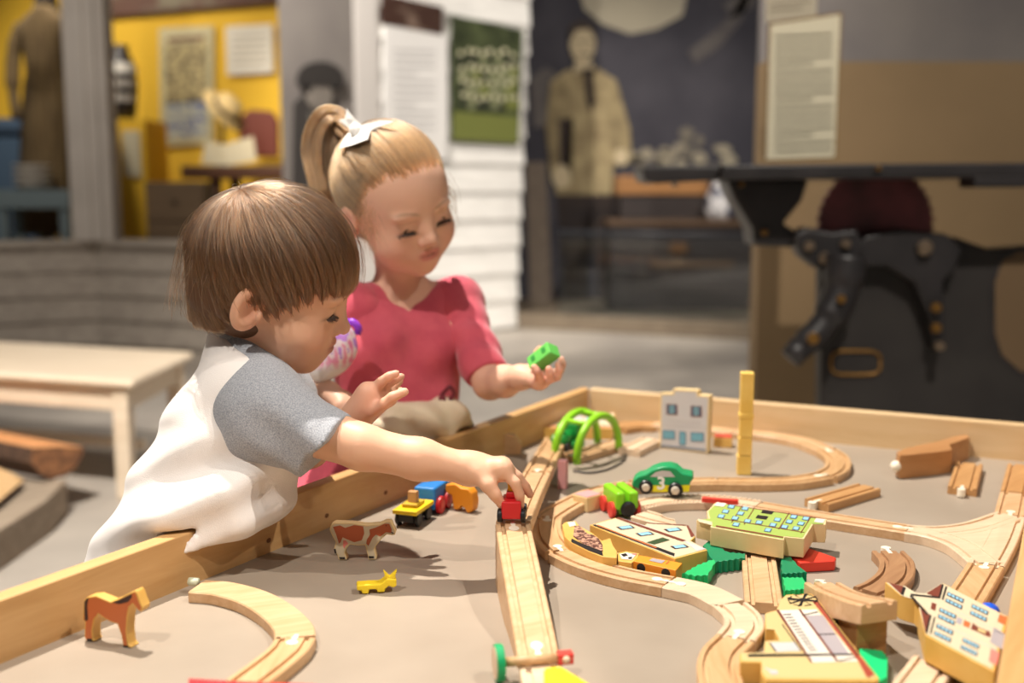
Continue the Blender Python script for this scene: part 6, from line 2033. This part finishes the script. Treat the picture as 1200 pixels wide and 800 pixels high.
for sg in (-1, 1):
    a = floorG + latG * .05 * sg
    f = Field(a + [-.12, -.14, 0], a + [.14, .1, .12], .003)
    f.cone(a + [-.01, .01, .034], a + frG * [.075, .075, 0] + [0, 0, .03], .030, .029, 0); f.cone(a + [0, 0, .04], a + [0, 0, .07], .032, .032, .02)
    f.cut(np.array([0, 0, .0012]), (0, 0, -1)); f.cut(np.array([0, 0, .08]), (0, 0, 1))
    cloth('shoe', f, shoe2, girl)

# hair of the girl: combed back into a high ponytail
hmG = hair_mat('hair_girl', srgb(95, 69, 46), srgb(130, 98, 67), srgb(168, 134, 96))
capG = mat('hair_girl_under', srgb(136, 98, 62), .6)
ccG = np.array([0, -.014, .030]); rG = np.array([.0755, .0925, .0855])
tail = np.array([.12, -.80, .60]); tail /= np.linalg.norm(tail)
g = np.random.default_rng(11)
nS = 17000
u = g.normal(size=(nS * 3, 3)); u /= np.linalg.norm(u, axis=1)[:, None]
p_ = ccG + u * rG
az = np.abs(np.degrees(np.arctan2(p_[:, 0], p_[:, 1])))
line = np.interp(az, [0, 30, 55, 70, 82, 95, 120, 150, 180], [.050, .046, .032, .006, -.012, .012, -.02, -.05, -.058])
u = u[p_[:, 2] > line][:nS]
nS = len(u)
k = 14
ct_ = g.normal(size=(500, 3)); ct_ /= np.linalg.norm(ct_, axis=1)[:, None]
ci = (u @ ct_.T).argmax(1)
om = np.arccos(np.clip(u @ tail, -1, 1))
s = np.linspace(0, 1, k)
so = np.sin(om)[:, None] + 1e-6
dirs = (np.sin((1 - s)[None] * om[:, None]) / so)[..., None] * u[:, None] + (np.sin(s[None] * om[:, None]) / so)[..., None] * tail
cl = ct_[ci][:, None]
dirs = dirs + (cl - u[:, None]) * (.38 * np.sin(s * math.pi) ** 1)[None, :, None]
dirs /= np.linalg.norm(dirs, axis=2)[..., None]
lay = g.uniform(0, 1, nS)
off = .0012 + (.0065 * lay[:, None] + .0016 * np.sin(ci * 7.7)[:, None]) * np.sin(np.clip(s * 1.15, 0, 1) * math.pi)[None] ** .8 + .012 * (s ** 4)[None]
Ls = ccG + dirs * (rG + off[..., None])
f = Field(cG - .14, cG + .14, .003)
f.ell(cG + HG @ (ccG * sG), rG + .0005, HG)
f.ell(cG + HG @ np.array([0, -.035, -.012]), (.068, .066, .055), HG, .02)
f.ell(cG + HG @ np.array([0, .105, -.022]), (.12, .062, .080), HG, 0, 'sub')
for x in (-1, 1):
    f.ell(cG + HG @ np.array([x * .085, .002, -.035]), (.03, .036, .046), HG, 0, 'sub')
f.cut(cG + HG @ np.array([0, 0, -.055]), -HG[:, 2])
hairG = cloth('hair', f, capG, girl)
strands('hair_strands', cG + Ls @ HG.T, .00028, .00022, hmG, hairG)
ub = g.normal(size=(3000, 3)); ub /= np.linalg.norm(ub, axis=1)[:, None]
pb2 = ccG + ub * rG
azb = np.abs(np.degrees(np.arctan2(pb2[:, 0], pb2[:, 1])))
lineb = np.interp(azb, [0, 30, 55, 70, 82, 95, 120, 150, 180], [.050, .046, .032, .006, -.012, .012, -.02, -.05, -.058])
ub = ub[(pb2[:, 2] < lineb) & (pb2[:, 2] > lineb - .022 * g.uniform(0, 1, len(lineb)) ** 1.5) & (azb < 80)]
omb = np.arccos(np.clip(ub @ tail, -1, 1)); sb_ = np.linspace(0, .6, 10); sob = np.sin(omb)[:, None]
db = (np.sin((1 - sb_)[None] * omb[:, None]) / sob)[..., None] * ub[:, None] + (np.sin(sb_[None] * omb[:, None]) / sob)[..., None] * tail
db = db + .05 * np.sin(sb_ * 6)[None, :, None] * g.normal(size=(len(ub), 1, 3))
offb = .0005 + .012 * (sb_ / .6)[None] * g.uniform(.3, 1, (len(ub), 1))
strands('baby_hair', cG + (ccG + db / np.linalg.norm(db, axis=2)[..., None] * (rG + offb[..., None])) @ HG.T, .00020, .00014, hmG, hairG)
tb0 = cG + HG @ (ccG + tail * (rG + .010))
path = spline([tb0, D(398, 143, 1.745), D(386, 147, 1.75), D(378, 168, 1.75), D(379, 200, 1.745), D(385, 232, 1.74), D(388, 250, 1.74)], 5)
path = np.array(path); kk = len(path)
tt = np.linspace(0, 1, kk)
rad = np.interp(tt, [0, .12, .3, .55, .8, 1], [.011, .016, .026, .027, .020, .006])
nT = 5200
rr_ = np.sqrt(g.uniform(0, 1, nT)); aa = g.uniform(0, 2 * math.pi, nT)
ca = (np.floor(aa * 14 / (2 * math.pi)) + .5) * 2 * math.pi / 14
aa = aa + .5 * (ca - aa)
T_ = np.gradient(path, axis=0); T_ /= np.linalg.norm(T_, axis=1)[:, None]
N1 = np.cross(T_, [0, 1.0, 0.02]); N1 /= np.linalg.norm(N1, axis=1)[:, None]; N2 = np.cross(T_, N1)
lenf = g.uniform(.82, 1.04, nT)
idx_ = np.clip(tt[None] * lenf[:, None] * (kk - 1), 0, kk - 1.001)
def along(arr):
    i0 = idx_.astype(int); fr2 = (idx_ - i0)[..., None] if arr.ndim == 2 else idx_ - i0
    return arr[i0] * (1 - fr2) + arr[np.minimum(i0 + 1, kk - 1)] * fr2
spread = along(rad) * rr_[:, None] * (1 + .22 * np.sin(aa * 5)[:, None])
wob = .002 * np.sin(tt[None] * 9 + g.uniform(0, 6, nT)[:, None]) * tt[None]
PT = along(path) + along(N1) * (spread * np.cos(aa)[:, None] + wob)[..., None] + along(N2) * (spread * np.sin(aa)[:, None] * .8)[..., None]
strands('ponytail', PT, .00036, .00018, hmG, hairG)
# wisps at the temples and neck
ws = []
for i in range(170):
    side = 1 if i % 3 else -1
    a0 = np.array([side * g.uniform(.052, .072), g.uniform(.005, .045), g.uniform(-.01, .045)])
    q = [a0]
    dv = np.array([side * g.uniform(0, .25), g.uniform(-.1, .5), -1.0]); dv /= np.linalg.norm(dv)
    L = g.uniform(.02, .06)
    for j in range(1, 9):
        q.append(a0 + dv * L * j / 8 + np.array([side * .006 * math.sin(j / 8 * 3), 0, 0]) + g.normal(0, .0006, 3))
    ws.append(q)
strands('wisps', cG + np.array(ws) @ HG.T, .00026, .0001, hmG, hairG)
# white bow
wh = mat('bow_white', srgb(240, 238, 234), .6, sheen=.2)
def scalp_depth(px, py):
    """depth at which the ray through a pixel meets the combed hair"""
    r = ray(px, py)
    o = ((CAM - cG) @ HG - ccG) / (rG + .008); d = (r @ HG) / (rG + .008)
    a, b, c = d @ d, o @ d, o @ o - 1
    disc = max(b * b - a * c, 0)
    return (-b - math.sqrt(disc)) / a


hb = MB().ball(D(417, 153, scalp_depth(417, 153) - .012), (.010, .008, .010), n=14, m=8).build('hair_bow', wh, girl, smooth=True)
def leaf(pts):
    q = [D(a, b, scalp_depth(417 + (a - 417) * .6, 153 + (b - 153) * .6) - .010 + e) for a, b, e in pts]
    MB().prism(q, (0, .0025, 0)).build('bow_loop', wh, hb, bevel=.0006)
leaf([(396, 141, 0), (404, 139, 0), (406, 127, -.01), (415, 139, -.005), (423, 146, 0), (417, 155, 0), (409, 150, 0)])
leaf([(417, 149, 0), (430, 144, -.008), (446, 141, -.012), (463, 142, 0), (446, 148, .005), (434, 153, 0), (420, 157, 0)])
leaf([(419, 150, 0), (434, 152, -.006), (431, 163, -.01), (415, 169, -.008), (397, 174, 0), (403, 162, 0), (411, 153, 0)])

# ---- what the girl holds
L_ = np.array([.66, -.40, .60]); L_ /= np.linalg.norm(L_)
E_ = np.array([.62, .62, -.42]); E_ -= L_ * (E_ @ L_); E_ /= np.linalg.norm(E_)
H_ = np.cross(E_, L_); H_ = H_ if H_[2] > 0 else -H_
gc = D(637, 419, 1.555)
Mg = Matrix(((L_[0], E_[0], H_[0], gc[0]), (L_[1], E_[1], H_[1], gc[1]), (L_[2], E_[2], H_[2], gc[2]), (0, 0, 0, 1)))
gbt = thing('toy_block', 'light green toy block with two windows held up in a hand', 'toy block', gc)
MB().box((-.021, -.011, -.009), (.021, .011, .010), M=Mg).build('block', paint(110, 206, 96, .4), gbt, bevel=.0012)
for x in (-.010, .011):
    MB().box((x - .0035, -.0116, -.002), (x + .0035, -.0110, .006), M=Mg).build('window', paint(60, 150, 70, .4), gbt)
# ---- frilled plush bag tucked beside her right arm
pc = D(389, 412, 1.56)
f = Field(pc - .08, pc + .08, .0025)
f.ell(pc + [.004, 0, .008], (.032, .026, .036), None, 0)
f.ell(pc + [-.018, 0, -.022], (.026, .024, .022), None, .02)
f.displace(lambda P: .0035 * wave(P, 51, 190, 8))
V, Q = f.mesh()
tcol = np.array([[.78, .16, .36], [.50, .22, .68], [.86, .72, .76], [.80, .30, .46]])
ii = np.floor(((wave(V, 52, 520, 8) + 1) * 2.6 + (pc[2] - V[:, 2]) * 18)).astype(int) % 4
lowm = np.clip((pc[2] - .012 - V[:, 2]) / .012, 0, 1)[:, None]
cc_ = tcol[ii] * (1 - lowm) + np.array([.82, .78, .76]) * lowm
pb_ = mesh_from_arrays('plush_bag', V, Q, mat('sequin', (.7, .3, .5, 1), .35, attr='Col', spec=.7), base=pc, colors=cc_)
tag(pb_, 'small shiny pink and purple plush bag tucked between the two children', 'bag')
MB().tube(spline([D(401, 392, 1.57), D(404, 381, 1.57), D(413, 377, 1.565), D(420, 384, 1.565), D(419, 390, 1.57)], 6), .0052, n=10).build('handle', paint(140, 60, 200, .35), pb_, smooth=True)
